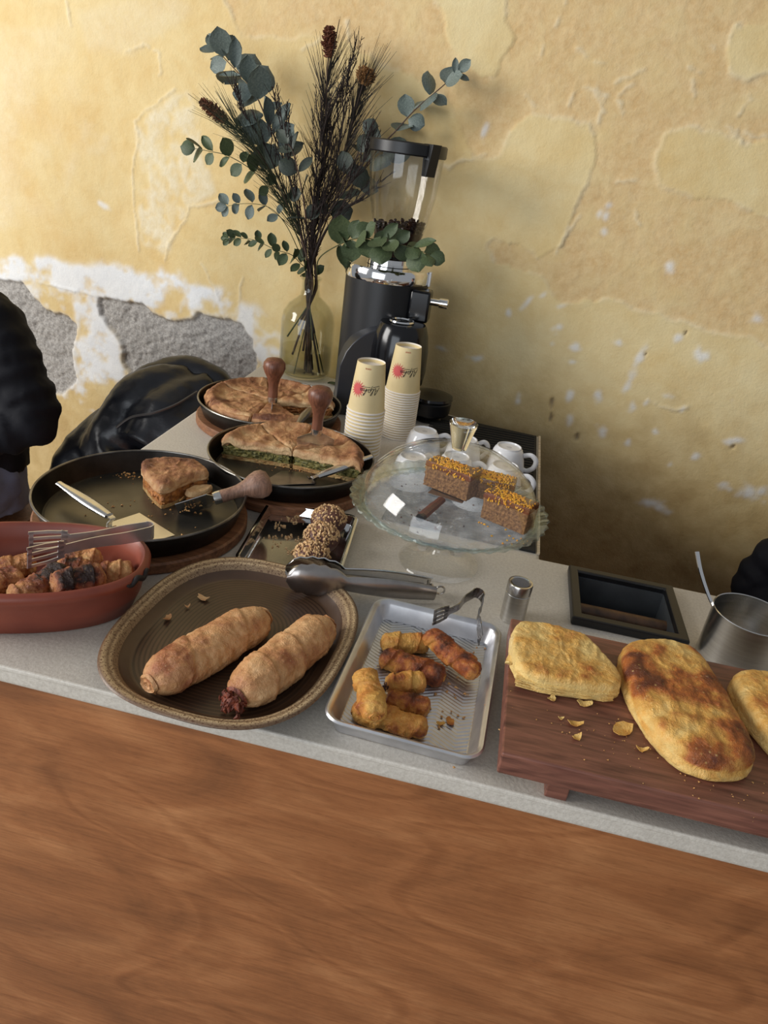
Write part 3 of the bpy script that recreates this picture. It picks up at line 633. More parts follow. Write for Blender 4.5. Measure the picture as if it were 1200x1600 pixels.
# ---- puffer jacket slumped over a chair back by the wall
def puffer():
    ch = thing('bench', 'low wooden wall bench under the black puffer jacket', 'bench', (-0.95, 1.78, 0), math.radians(-9))
    for sx in (-1, 1):
        for sy in (-1, 1): B().box((sx * 0.20, sy * 0.13, 0.20), (0.035, 0.035, 0.40)).build('leg', 'chair_wood', ch, bevel=0.003)
    B().box((0, 0, 0.42), (0.46, 0.34, 0.035)).build('seat', 'chair_wood', ch, bevel=0.006)
    P = lambda x, y, d: at_y(x, y, d)
    j = thing('puffer_jacket', 'black quilted puffer jacket slumped against the wall behind the counter', 'jacket', (-0.95, 1.75, 0.46))
    O = Vector((-0.95, 1.75, 0.46))
    def tubes(name, paths, vox, disp, mat='puffer'):
        b = B()
        for pts, rad in paths: limb(b, [Vector(p) - O for p in pts], rad, 16)
        return remesh(b.build(name, mat, j), vox, 3, disp, 0.085)
    # body: quilted baffles running down from the ridge
    tubes('shell', [
        ([P(300, 592, 1.80), P(262, 604, 1.76), P(225, 622, 1.72), P(190, 665, 1.68), P(160, 720, 1.64)], [0.045, 0.062, 0.072, 0.074, 0.074]),
        ([P(330, 605, 1.80), P(290, 622, 1.74), P(255, 650, 1.68), P(225, 700, 1.62)], [0.045, 0.058, 0.068, 0.075]),
        ([P(345, 640, 1.78), P(305, 655, 1.72), P(280, 700, 1.64), P(262, 760, 1.60)], [0.05, 0.06, 0.066, 0.075]),
        ([P(180, 660, 1.72), P(150, 690, 1.70), P(125, 720, 1.66), P(105, 760, 1.62)], [0.06, 0.065, 0.065, 0.06]),
        ([P(200, 700, 1.64), P(180, 740, 1.64), P(200, 790, 1.66)], [0.08, 0.09, 0.06])], 0.010, 0.022)
    tubes('hood', [([P(212, 612, 1.74), P(232, 594, 1.77), P(265, 584, 1.80), P(300, 582, 1.82), P(335, 596, 1.82), P(352, 625, 1.80)], [0.03, 0.042, 0.045, 0.045, 0.042, 0.034])], 0.008, 0.014)
    z = B(); zp = smooth_path([Vector(P(182, 668, 1.59)) - O, Vector(P(205, 652, 1.60)) - O, Vector(P(240, 645, 1.605)) - O, Vector(P(275, 632, 1.64)) - O, Vector(P(308, 612, 1.70)) - O], 8)
    z.tube(zp, 0.0035, 6); z.build('zip', 'zip', j)
puffer()

# ================================================================== COFFEE GRINDER
def grinder():
    gx, gy = -0.322, 1.822
    g = thing('coffee_grinder', 'tall black coffee grinder with clear bean hopper beside the vase', 'grinder', (gx, gy, T))
    B().lathe([(0, 0), (0.104, 0), (0.106, 0.006), (0.104, 0.02), (0.1035, 0.318), (0, 0.318)], 64).build('body', 'black_plastic', g)
    B().lathe([(0.0, 0.318), (0.1055, 0.318), (0.1065, 0.322), (0.1065, 0.343), (0.103, 0.349), (0.0, 0.349)], 64).build('chrome_ring', 'chrome', g)
    B().lathe([(0.05, 0.349), (0.056, 0.350), (0.056, 0.366), (0.05, 0.369), (0, 0.369)], 40).build('collar', 'chrome', g)
    prof = [(0.046, 0.366), (0.050, 0.38), (0.058, 0.41), (0.069, 0.455), (0.079, 0.51), (0.084, 0.56), (0.086, 0.60)]
    B().lathe(prof + [(r - 0.002, z) for r, z in prof[::-1]], 56, (0.012, 0, 0)).build('hopper', 'hopper', g)
    lid = B().lathe([(0, 0.594), (0.0875, 0.594), (0.090, 0.597), (0.090, 0.618), (0.087, 0.621), (0, 0.621)], 56, (0.012, 0, 0)).build('lid', 'black_plastic', g)
    cx = 0.012 + 0.092
    c = B().prism([(-0.016, 0.622), (0.017, 0.622), (0.0135, 0.60), (0.006, 0.556), (-0.011, 0.556), (-0.013, 0.60)], -0.013, 0.013)
    c.xf(Matrix.Rotation(PI / 2, 4, 'X')); c.xf(Matrix.Rotation(math.radians(-42), 4, 'Z')); c.xf(Matrix.Translation((0.012 + 0.085 * math.cos(math.radians(-42)), 0.085 * math.sin(math.radians(-42)), 0)))
    cl = c.build('clip', 'black_plastic', g, bevel=0.001)
    # triangle mark on the clip
    tm = B(); a = math.radians(-42); ux = Vector((math.cos(a), math.sin(a), 0)); nrm = Vector((math.sin(a), -math.cos(a), 0)); o0 = Vector((0.012 + 0.086 * math.cos(a), 0.086 * math.sin(a), 0.596)) + nrm * 0.0134
    tri = [(-0.008, -0.006), (0.008, -0.006), (0, 0.008)]; tin = [(-0.0025, -0.003), (0.0025, -0.003), (0, 0.001)]
    vv = [o0 + ux * x + Vector((0, 0, z)) for x, z in tri + tin]; tm.add(vv, [(0, 1, 4, 3), (1, 2, 5, 4), (2, 0, 3, 5)]); tm.build('clip_mark', 'grey_light', cl, smooth=False)
    # beans: one heap of small split ovals
    bb = B(); R = random.Random(3)
    for k in range(420):
        rr = 0.062 * math.sqrt(R.random()); an = R.uniform(0, 2 * PI); z = 0.446 + R.uniform(-0.035, 0.004) - 0.012 * math.sin(an - 0.6) * rr / 0.06
        lim = np.interp(z, [p[1] for p in prof], [p[0] for p in prof]) - 0.008
        rr = min(rr, lim) if R.random() < 0.6 else lim
        M = Matrix.Translation((0.012 + rr * math.cos(an), rr * math.sin(an), z)) @ Matrix.Rotation(R.uniform(0, 6.28), 4, (R.random() - .5, R.random() - .5, R.random() - .4)) @ Matrix.Diagonal((0.0058, 0.0042, 0.0032, 1))
        s0 = len(bb.v); bb.lathe([(0, -1), (0.8, -0.55), (1, 0), (0.8, 0.55), (0, 1)], 7); bb.xf(M, s0)
    bo = bb.build('beans', 'bean', g); bo['kind'] = 'stuff'; bo['label'] = 'roasted coffee beans in the hopper'
    B().lathe([(0, 0.372), (0.047, 0.374), (0.052, 0.39), (0.060, 0.425), (0.061, 0.430), (0, 0.432)], 40, (0.012, 0, 0)).build('bean_fill', 'bean', g)
    # dosing chamber in front, arched plate behind it
    dx, dy = 0.072, -0.118
    B().lathe([(0, 0.085), (0.055, 0.085), (0.066, 0.10), (0.070, 0.13), (0.069, 0.18), (0.064, 0.215), (0.057, 0.236), (0.054, 0.240), (0, 0.243)], 56, (dx, dy, 0)).build('dosing_chamber', 'black_gloss', g)
    B().lathe([(0.024, 0.243), (0.026, 0.246), (0.029, 0.2465), (0.0305, 0.243)], 40, (dx - 0.004, dy, 0)).build('lid_ring', 'chrome', g)
    B().lathe([(0, 0.02), (0.050, 0.02), (0.052, 0.03), (0.046, 0.085), (0, 0.085)], 40, (dx, dy, 0)).build('chute', 'black_plastic', g)
    arch = [(-0.088, 0.0), (0.088, 0.0), (0.088, 0.16)] + [(0.088 - 0.176 * k / 14, 0.16 + 0.065 * math.sin(PI / 2 * (k / 14 + 0.0)) if False else 0.10 + 0.125 * math.sin(math.acos(max(-1, min(1, (0.088 - 0.176 * k / 14 - 0.03) / 0.12))))) for k in range(15)]
    p = B().prism([(x, z) for x, z in arch], 0, 0.075); p.xf(Matrix.Rotation(PI / 2, 4, 'X')); p.xf(Matrix.Rotation(math.radians(18), 4, 'Z')); p.xf(Matrix.Translation((0.0, -0.068, 0))); p.build('front_plate', 'plate_edge', g, bevel=0.002)
    # bracket with knob on the right
    B().box((0.098, -0.055, 0.275), (0.05, 0.05, 0.075)).build('bracket', 'black_gloss', g, bevel=0.006)
    k = B().lathe([(0, 0), (0.009, 0), (0.009, 0.024), (0.012, 0.024), (0.012, 0.044), (0.010, 0.046), (0, 0.046)], 24); k.xf(Matrix.Translation((0.120, -0.058, 0.288)) @ Matrix.Rotation(PI / 2, 4, 'Y')); k.build('adjuster_knob', 'chrome', g)
    B().box((0.107, -0.012, 0.332), (0.006, 0.016, 0.034)).build('ring_catch', 'white_china', g, bevel=0.001)
    cab = B(); cab.tube(smooth_path([(-0.07, -0.10, 0.004), (-0.10, -0.13, 0.005), (-0.14, -0.12, 0.004), (-0.16, -0.08, 0.004)], 6), 0.004, 8); cab.build('cable', 'black_rubber', g)
    return g
grinder()
pt = thing('round_pot', 'round black lidded pot on a small foot behind the taller cup stack', 'pot', (*at_z(668, 655, 0.0)[:2], T))
B().lathe([(0, 0.0), (0.035, 0.0), (0.037, 0.004), (0.028, 0.012), (0.028, 0.018), (0, 0.018)], 40).build('foot', 'black_plastic', pt)
B().lathe([(0.0, 0.018), (0.046, 0.018), (0.052, 0.024), (0.054, 0.052), (0.050, 0.056), (0.0, 0.056)], 40).build('bowl', 'black_plastic', pt)
B().lathe([(0.0, 0.056), (0.053, 0.056), (0.056, 0.060), (0.054, 0.066), (0.03, 0.071), (0, 0.072)], 40).build('lid', 'black_gloss', pt)

# ================================================================== VASE AND BRANCHES
VX, VY = -0.545, 1.925
vs = thing('glass_vase', 'smoky green glass bottle vase half full of water', 'vase', (VX, VY, T))
vp = [(0.0, 0.004), (0.060, 0.004), (0.071, 0.012), (0.0735, 0.03), (0.0735, 0.155), (0.069, 0.178), (0.056, 0.200), (0.038, 0.214), (0.027, 0.224), (0.024, 0.240), (0.024, 0.262), (0.028, 0.268), (0.029, 0.272)]
B().lathe(vp + [(max(r - 0.0035, 0), z + (0.004 if i > 9 else 0)) for i, (r, z) in enumerate(vp[::-1])], 56).build('bottle', 'glass_vase', vs)
B().lathe([(0, 0.009), (0.058, 0.009), (0.068, 0.016), (0.0695, 0.03), (0.0695, 0.082), (0, 0.082)], 48).build('water', 'water', vs)
MOUTH = Vector((VX, VY, T + 0.270))
def leaf_mesh(name, w, mat, fold=0.12, tip=0.2, notch=False):
    b = B(); nu, nv = 7, 5; v = []
    for i in range(nu):
        t = i / (nu - 1); hw = w * (math.sin(PI * min(1, t * (1 - tip) + tip * t * t * 0.9 + 0.03)) ** 0.62) if 0 < i < nu - 1 else 0.02 * (1 if i == 0 else (1.0))
        for k in range(nv):
            s = (k / (nv - 1) - 0.5) * 2; v.append((s * hw, t, fold * (s * s) * w * 1.3 - 0.16 * (t - 0.3) ** 2))
    f = [(i * nv + k, i * nv + k + 1, (i + 1) * nv + k + 1, (i + 1) * nv + k) for i in range(nu - 1) for k in range(nv - 1)]
    b.add(v, f); me = bpy.data.meshes.new(name); me.from_pydata(b.v, [], b.f); me.materials.append(MT[mat]); me.polygons.foreach_set('use_smooth', [True] * len(me.polygons)); return me
LEAF = {}
for mt in ('leaf_blue', 'leaf_green', 'leaf_dark'):
    LEAF[mt] = [leaf_mesh('leaf', 0.42, mt, 0.10), leaf_mesh('leaf', 0.36, mt, 0.2), leaf_mesh('leaf', 0.48, mt, -0.12), leaf_mesh('leaf', 0.26, mt, 0.25)]
TOCAM = Vector((0.25, -0.9, 0.28)).normalized()
def put_leaf(t, p, d, nrm, size, mt, var=None):
    me = random.choice(LEAF[mt][:3]) if var is None else LEAF[mt][var]
    o = bpy.data.objects.new('leaf', me); COL.objects.link(o); o.parent = t
    d = d.normalized(); n = (nrm - d * nrm.dot(d)).normalized(); x = d.cross(n)
    M = Matrix((x, d, n)).transposed().to_4x4(); M.translation = p - Vector(t.location); o.matrix_basis = M @ Matrix.Diagonal((size, size, size, 1)); return o
def stem_into_vase(a):             # lower end of a stem, standing in the bottle
    a = a * 2.4 + 1; r = 0.055 * random.random() ** 0.5; return [Vector((VX + r * math.cos(a), VY + r * math.sin(a), T + 0.012 + (0.13 * random.random() if random.random() < 0.75 else 0))), Vector((VX - 0.010 * math.cos(a), VY - 0.010 * math.sin(a), T + 0.225)), MOUTH + Vector((-0.014 * math.cos(a), -0.014 * math.sin(a), 0))]
def eucalyptus(label, pts, sizes, mt, ang, start=0.35, gap=0.036, stem='stem_brown', face=0.7, seed=0, rad=0.0026, var=None, open_=0.9):
    random.seed(100 + seed); t = thing('eucalyptus_branch', label, 'branch', MOUTH, 0, 'eucalyptus branches in the vase')
    P = [Vector(at_y(*p)) for p in pts]; path = smooth_path(stem_into_vase(ang) + P, 7)
    b = B(); n = len(path); b.tube([p - MOUTH for p in path], [rad * (1.25 - 0.9 * i / n) for i in range(n)], 7); b.build('stem', stem, t)
    L = [0.0]
    for a, c in zip(path, path[1:]): L.append(L[-1] + (c - a).length)
    tot = L[-1]; s = start * tot; side = Vector((0, 0, 1)); k = 0
    while s < tot:
        i = min(next(q for q in range(len(L)) if L[q] >= s), n - 1); p = path[i]; d = (path[min(i + 1, n - 1)] - path[max(i - 1, 0)]).normalized()
        q = (s / tot - start) / (1 - start); sz = sizes[0] * (1 - q) + sizes[1] * q
        ax = d.cross(TOCAM).normalized() if k % 2 == 0 else (d.cross(TOCAM).normalized() * 0.45 + TOCAM * 0.8).normalized()
        for sg in (-1, 1):
            dd = (ax * sg * open_ + d * (0.35 + 0.5 * q) + Vector((random.uniform(-.3, .3), random.uniform(-.3, .3), random.uniform(-.35, .25)))).normalized()
            nn = (TOCAM * face + Vector((random.uniform(-.7, .7), random.uniform(-.5, .3), random.uniform(-.2, .9)))).normalized()
            put_leaf(t, p + dd * 0.003, dd, nn, sz * random.uniform(0.75, 1.2), mt, var if var is not None else random.choice((0, 0, 1, 2, 3)))
        s += gap * (1 - 0.35 * q) * random.uniform(0.85, 1.15); k += 1
    put_leaf(t, path[-1], (path[-1] - path[-3]), TOCAM, sizes[1] * 0.9, mt, var)
    return t
eucalyptus('blue grey eucalyptus branch with broad leaves arching to the upper left', [(474, 380, 1.93), (458, 300, 1.92), (440, 240, 1.91), (418, 190, 1.90), (398, 145, 1.90), (374, 116, 1.91), (350, 90, 1.93), (340, 76, 1.94)], (0.072, 0.052), 'leaf_blue', 0.4, 0.58, 0.030, seed=1, face=0.85)
eucalyptus('eucalyptus branch reaching right above the grinder towards the wall', [(505, 370, 1.93), (545, 300, 1.94), (585, 240, 1.945), (618, 205, 1.94), (650, 170, 1.93), (690, 136, 1.925), (716, 112, 1.92)], (0.074, 0.040), 'leaf_blue', 2.6, 0.60, 0.046, seed=2, face=0.9)
eucalyptus('green eucalyptus sprig drooping right across the grinder collar', [(498, 405, 1.88), (525, 385, 1.82), (560, 372, 1.74), (600, 377, 1.69), (640, 386, 1.67), (672, 398, 1.67)], (0.062, 0.040), 'leaf_green', 3.6, 0.55, 0.030, seed=3, face=0.8, stem='stem_green', rad=0.0018)
eucalyptus('green eucalyptus sprig pointing left beside the brown flower spike', [(470, 385, 1.91), (440, 320, 1.88), (405, 275, 1.86), (360, 245, 1.85), (325, 236, 1.85), (304, 232, 1.85)], (0.036, 0.044), 'leaf_green', 5.0, 0.70, 0.042, seed=4, stem='stem_green', rad=0.0017)
eucalyptus('short eucalyptus sprig at mid height on the left of the vase', [(468, 395, 1.91), (446, 350, 1.89), (420, 324, 1.88), (385, 318, 1.87), (355, 322, 1.87)], (0.030, 0.038), 'leaf_blue', 4.4, 0.70, 0.036, seed=5, stem='stem_green', rad=0.0014, var=1)
eucalyptus('lowest eucalyptus sprig with small leaves left of the vase neck', [(470, 412, 1.91), (455, 398, 1.88), (430, 390, 1.86), (400, 376, 1.86), (375, 372, 1.86), (358, 372, 1.86)], (0.040, 0.026), 'leaf_green', 4.0, 0.50, 0.026, seed=6, stem='stem_green', rad=0.0012, var=1)
eucalyptus('dark eucalyptus branch rising through the middle of the bunch', [(482, 370, 1.90), (474, 310, 1.88), (466, 270, 1.87), (458, 238, 1.86), (450, 225, 1.86)], (0.052, 0.046), 'leaf_dark', 0.9, 0.62, 0.052, seed=7, face=0.6)
eucalyptus('dark eucalyptus branch behind the hopper side of the bunch', [(500, 370, 1.92), (525, 310, 1.92), (550, 260, 1.92), (566, 225, 1.92), (572, 212, 1.92)], (0.050, 0.046), 'leaf_dark', 2.2, 0.66, 0.060, seed=8, face=0.6)
# flower stems with wiry needles
def needles(b, p, d, L, n, spread, r=0.0009, curve=0.3, rr=None):
    rr = rr or random
    for k in range(n):
        dd = (d + Vector((rr.uniform(-1, 1), rr.uniform(-1, 1), rr.uniform(-1, 1))) * spread).normalized(); l = L * rr.uniform(0.6, 1.1)
        q = p + dd * l * 0.5 + d * l * 0.06; e = p + dd * l * 0.95 + d * l * curve
        b.tube([p, q, e], [r, r, r * 0.4], 3, cap=False)
def flower_stem(label, pts, head_len, head_r, mat, ang, seed, nmat='needle'):
    random.seed(200 + seed); t = thing('flower_stem', label, 'flower', MOUTH, 0, 'dried flower spikes in the vase')
    P = [Vector(at_y(*p)) for p in pts]; path = smooth_path(stem_into_vase(ang) + P, 7); n = len(path)
    B().tube([p - MOUTH for p in path], [0.0030 - 0.0016 * i / n for i in range(n)], 7).build('stem', 'stem_brown', t)
    tip = path[-1]; d = (path[-1] - path[-4]).normalized()
    b = B(); R = random.Random(seed)
    for k in range(420):
        u = R.random(); a = R.uniform(0, 2 * PI); r = head_r * (math.sin(PI * min(0.97, 0.12 + 0.8 * u)) ** 0.5) * R.uniform(0.5, 1.0)
        x = d.orthogonal().normalized(); y = d.cross(x); o = (x * math.cos(a) + y * math.sin(a)); p = tip + d * (u - 0.1) * head_len + o * r * 0.55 - MOUTH
        e = p + (o + d * 0.3).normalized() * r * 0.7; b.tube([p, e], [0.0016, 0.0010], 4)
    b.tube([tip - MOUTH - d * 0.1 * head_len, tip - MOUTH + d * 0.8 * head_len], [head_r * 0.55, head_r * 0.4], 8)
    h = b.build('flower_head', mat, t)
    nb = B()
    for k in range(30):
        i = int(n * (0.42 + 0.44 * k / 30)); i = min(i, n - 2); dd = (path[i + 1] - path[i]).normalized(); o = Vector((R.uniform(-1, 1), R.uniform(-1, 1), R.uniform(-0.6, 0.8)))
        needles(nb, path[i] - MOUTH, (dd + o * 0.5).normalized(), 0.105, 9, 0.30, 0.00075, 0.25, R)
    q = nb.build('needles', nmat, t, smooth=False); q['kind'] = 'stuff'
flower_stem('dried flower spike leaning left, dark rust brown', [(470, 370, 1.90), (440, 300, 1.88), (405, 240, 1.86), (372, 205, 1.86), (350, 186, 1.86)], 0.075, 0.016, 'flower_rust', 5.6, 1)
flower_stem('tallest dried flower spike standing upright in the bunch', [(492, 360, 1.93), (502, 270, 1.93), (508, 190, 1.93), (511, 120, 1.93), (513, 85, 1.93)], 0.062, 0.017, 'flower_rust', 1.3, 2, 'needle_dark')
flower_stem('tan dried flower spike between the tallest one and the hopper lid', [(498, 360, 1.93), (525, 280, 1.93), (548, 200, 1.93), (562, 150, 1.93), (568, 130, 1.93)], 0.036, 0.022, 'flower_tan', 2.0, 3, 'needle_dark')
def twig_branch(label, pts, ang, seed, nside=16, L=0.10, mat='stem_dark'):
    R = random.Random(300 + seed); random.seed(300 + seed); t = thing('heather_twig', label, 'twig', MOUTH, 0, 'dark heather twigs in the vase')
    P = [Vector(at_y(*p)) for p in pts]; path = smooth_path(stem_into_vase(ang) + P, 7); n = len(path)
    B().tube([p - MOUTH for p in path], [0.0032 - 0.0022 * i / n for i in range(n)], 6).build('stem', mat, t)
    b = B()
    for k in range(nside):
        i = min(int(n * (0.38 + 0.6 * k / nside)), n - 2); d = (path[i + 1] - path[i]).normalized(); o = Vector((R.uniform(-1, 1), R.uniform(-.6, .6), R.uniform(-.2, 1)))
        dd = (d + o * 0.55).normalized(); l = L * R.uniform(0.5, 1.15); p0 = path[i] - MOUTH; p1 = p0 + dd * l * 0.5; p2 = p0 + (dd * 0.9 + d * 0.3).normalized() * l
        b.tube([p0, p1, p2], [0.0013, 0.0011, 0.0007], 4, cap=False)
        for q in range(10):                       # stubby scale leaves
            u = 0.2 + 0.08 * q; p = p0.lerp(p1, min(1, u * 2)) if u < 0.5 else p1.lerp(p2, u * 2 - 1); o2 = Vector((R.uniform(-1, 1), R.uniform(-1, 1), R.uniform(-.3, 1))).normalized(); b.tube([p, p + (o2 * 0.6 + dd * 0.7) * 0.011], [0.0011, 0.0006], 3, cap=False)
        for q in range(3):
            u = R.uniform(0.3, 0.9); p = p0.lerp(p2, u); o2 = Vector((R.uniform(-1, 1), R.uniform(-1, 1), R.uniform(0, 1))).normalized(); b.tube([p, p + (o2 * 0.7 + d).normalized() * l * 0.45], [0.0009, 0.0005], 3, cap=False)
    x = b.build('side_twigs', mat, t, smooth=False); x['kind'] = 'stuff'
for i, (lab, pts, a) in enumerate([
    ('dark heather twig leaning furthest left, behind the blue grey leaves', [(468, 360, 1.90), (440, 290, 1.89), (415, 230, 1.88), (385, 185, 1.88), (372, 160, 1.88)], 4.9),
    ('dark heather twig ending left of the centre, with a forked tip', [(474, 360, 1.90), (455, 290, 1.88), (445, 220, 1.88), (438, 175, 1.88)], 5.3),
    ('upright dark heather twig in the centre of the bunch', [(486, 360, 1.90), (492, 290, 1.89), (500, 230, 1.90), (512, 180, 1.90)], 1.6),
    ('dark heather twig curving right towards the tan flower', [(490, 360, 1.91), (512, 290, 1.91), (530, 230, 1.92), (540, 150, 1.93), (545, 100, 1.94)], 1.9),
    ('dark heather twig spreading right in front of the hopper lid', [(494, 370, 1.90), (530, 310, 1.88), (560, 270, 1.87), (578, 225, 1.86)], 2.4),
    ('short dark heather twig low on the right of the bunch', [(494, 390, 1.90), (515, 350, 1.88), (540, 325, 1.87), (568, 310, 1.86)], 2.8),
    ('dark heather twig just right of centre with the finest side shoots', [(488, 350, 1.92), (505, 260, 1.93), (525, 190, 1.94), (548, 130, 1.94)], 0.3)]):
    twig_branch(lab, pts, a, i, 22 if i in (2, 3, 4, 6) else 15)

# ================================================================== PAPER CUPS
def cup_proto():
    t = thing('paper_cup', 'x', 'cup'); h, r0, r1 = 0.105, 0.0395, 0.0295
    B().lathe([(r0, 0.003), (r1, h), (r1 - 0.0008, h), (r1 - 0.0014, h - 0.009), (0, h - 0.010), (0, h - 0.011), (r1 - 0.0018, h - 0.011), (r0 - 0.0012, 0.003)], 56).build('body', ['paper_cream'], t)
    # white inner skin and base disc
    B().lathe([(0, h - 0.0096), (r1 - 0.0012, h - 0.0088), (r1 - 0.0009, h - 0.0004), (r1 - 0.0004, h + 0.0004)], 56).build('base_disc', 'paper_white', t)
    B().lathe([(r0 - 0.001, 0.004), (r0 + 0.0010, 0.0042), (r0 + 0.0021, 0.0028), (r0 + 0.0021, 0.0012), (r0 + 0.0008, 0.0), (r0 - 0.0012, 0.0006)], 56).build('rolled_rim', 'paper_white', t)
    return t
def cup_surface(u, zz, off=0.00035):   # u = distance around (m), zz = height above the rim (cup stands upside down)
    h, r0, r1 = 0.105, 0.0395, 0.0295; r = r0 + (r1 - r0) * (zz - 0.003) / (h - 0.003) + off; a = u / 0.0345; return Vector((r * math.sin(a), -r * math.cos(a), zz))
def cup_print(t):
    # printed when upright: everything below is drawn in upright (x, y) and turned by 180 degrees
    def S(x, y, off=0.00035): k = 1.0 if y < -0.03 else 1.28; return cup_surface(-(x * k + 0.002), 0.052 - y * (1.0 if y < -0.03 else 1.2), off)
    # sunburst
    b = B(); n = 17; c0 = (0.014, 0.0); v = [S(*c0)]; f = []; m = 2 * n
    for rr in (0.35, 0.7, 1.0, 1.35):
        for k in range(m):
            a = 2 * PI * k / m + 0.1; R = 0.0082 * min(rr, 1.0) if (rr <= 1 or k % 2) else 0.0082 * 1.9
            v.append(S(c0[0] + R * math.cos(a), c0[1] + R * math.sin(a)))
    for k in range(m): f.append((0, 1 + k, 1 + (k + 1) % m))
    for r_ in range(3):
        for k in range(m): a, b2 = 1 + r_ * m + k, 1 + r_ * m + (k + 1) % m; f.append((a, b2, b2 + m, a + m))
    b.add(v, f); b.build('sun_mark', 'ink_red', t, smooth=False)
    # handwritten word
    strokes = [
        [(-.0235, -.0062), (-.0205, -.001), (-.0170, .0050), (-.0155, .0068), (-.0160, .0020), (-.0168, -.0050)], [(-.0215, -.0015), (-.0190, -.0010), (-.0160, -.0005)],
        [(-.0168, -.0050), (-.0145, -.0035), (-.0100, .0040), (-.0085, .0070), (-.0098, .0075), (-.0120, .0020), (-.0128, -.0030), (-.0115, -.0042), (-.0095, -.0025)],
        [(-.0095, -.0025), (-.0080, .0010), (-.0092, -.0050), (-.0112, -.0088)], [(-.0088, -.0010), (-.0070, .0022), (-.0050, .0022), (-.0048, -.0005), (-.0066, -.0028), (-.0082, -.0020)],
        [(-.0060, -.0028), (-.0030, -.0015), (.0015, .0055), (.0032, .0080), (.0022, .0084), (-.0002, .0030), (-.0018, -.0035), (.0000, .0000), (.0018, .0012), (.0026, .0000), (.0022, -.0028), (.0036, -.0026)],
        [(.0082, .0008), (.0062, .0012), (.0048, -.0010), (.0056, -.0028), (.0074, -.0012), (.0084, .0010), (.0080, -.0022), (.0096, -.0024)],
        [(-.0235, -.0088), (-.0120, -.0066)], [(-.0075, -.0062), (.0075, -.0060)]]
    b = B()
    for st in strokes:
        P = smooth_path([(x, y, 0) for x, y in st], 4) if len(st) > 2 else [Vector((st[0][0] + (st[1][0] - st[0][0]) * k / 6, st[0][1] + (st[1][1] - st[0][1]) * k / 6, 0)) for k in range(7)]
        v, f = [], []
        for i, p in enumerate(P):
            d = (P[min(i + 1, len(P) - 1)] - P[max(i - 1, 0)]); d = d.normalized() if d.length else Vector((1, 0, 0)); nn = Vector((-d.y, d.x, 0)) * 0.00042
            v += [S(p.x + nn.x, p.y + nn.y, 0.0006), S(p.x - nn.x, p.y - nn.y, 0.0006)]
        f = [(2 * i, 2 * i + 1, 2 * i + 3, 2 * i + 2) for i in range(len(P) - 1)]; b.add(v, f)
    b.build('script_word', 'ink_black', t, smooth=False)
    # small printed capitals near the base
    b = B(); G = {'K': [[(0, 0), (0, 1)], [(0, .4), (.6, 1)], [(.2, .55), (.6, 0)]], 'O': [[(.3, 0), (0, .3), (0, .7), (.3, 1), (.6, .7), (.6, .3), (.3, 0)]]}
    for i, ch in enumerate('KOKOK'):
        for st in G[ch]:
            for (x0, y0), (x1, y1) in zip(st, st[1:]):
                sc = 0.0030; ox = -0.0065 + i * 0.0028; A = Vector((ox + x0 * sc, -0.046 + y0 * sc)); C = Vector((ox + x1 * sc, -0.046 + y1 * sc)); d = (C - A).normalized(); nn = Vector((-d.y, d.x)) * 0.00028
                b.add([S(A.x + nn.x, A.y + nn.y), S(A.x - nn.x, A.y - nn.y), S(C.x - nn.x, C.y - nn.y), S(C.x + nn.x, C.y + nn.y)], [(0, 1, 2, 3)])
    b.build('small_print', 'ink_brown', t, smooth=False)
ORD = ['topmost', 'second', 'third', 'fourth', 'fifth', 'sixth', 'seventh', 'eighth', 'ninth', 'tenth', 'eleventh', 'twelfth', 'thirteenth', 'fourteenth', 'fifteenth', 'sixteenth', 'seventeenth', 'eighteenth', 'nineteenth', 'twentieth']
def cup_stack(xy, ncups, dz, name, rz_top, proto=None):
    for k in range(ncups):
        z = (ncups - 1 - k) * dz
        lab = f'{ORD[k]} upside-down paper cup from the top of the {name}' if k else f'topmost cream paper cup with red sun, upside down on the {name}'
        if k == 0:
            c = cup_proto(); cup_print(c); c.location = (xy[0], xy[1], T + z); c.rotation_euler = (0, 0, rz_top); c['label'] = lab; c['group'] = 'upside-down paper cups in two stacks'
        else:
            if 'p' not in CP: CP['p'] = cup_proto(); c = CP['p']; c.location = (xy[0], xy[1], T + z); c['label'] = lab; c['group'] = 'upside-down paper cups in two stacks'
            else: c = dup(CP['p'], (xy[0], xy[1], T + z), 0.3 * k, lab)
CP = {}
cup_stack((-0.267, 1.446), 14, 0.0077, 'shorter cup stack', math.radians(4))
cup_stack((-0.2146, 1.596), 20, 0.0058, 'taller cup stack', math.radians(12))
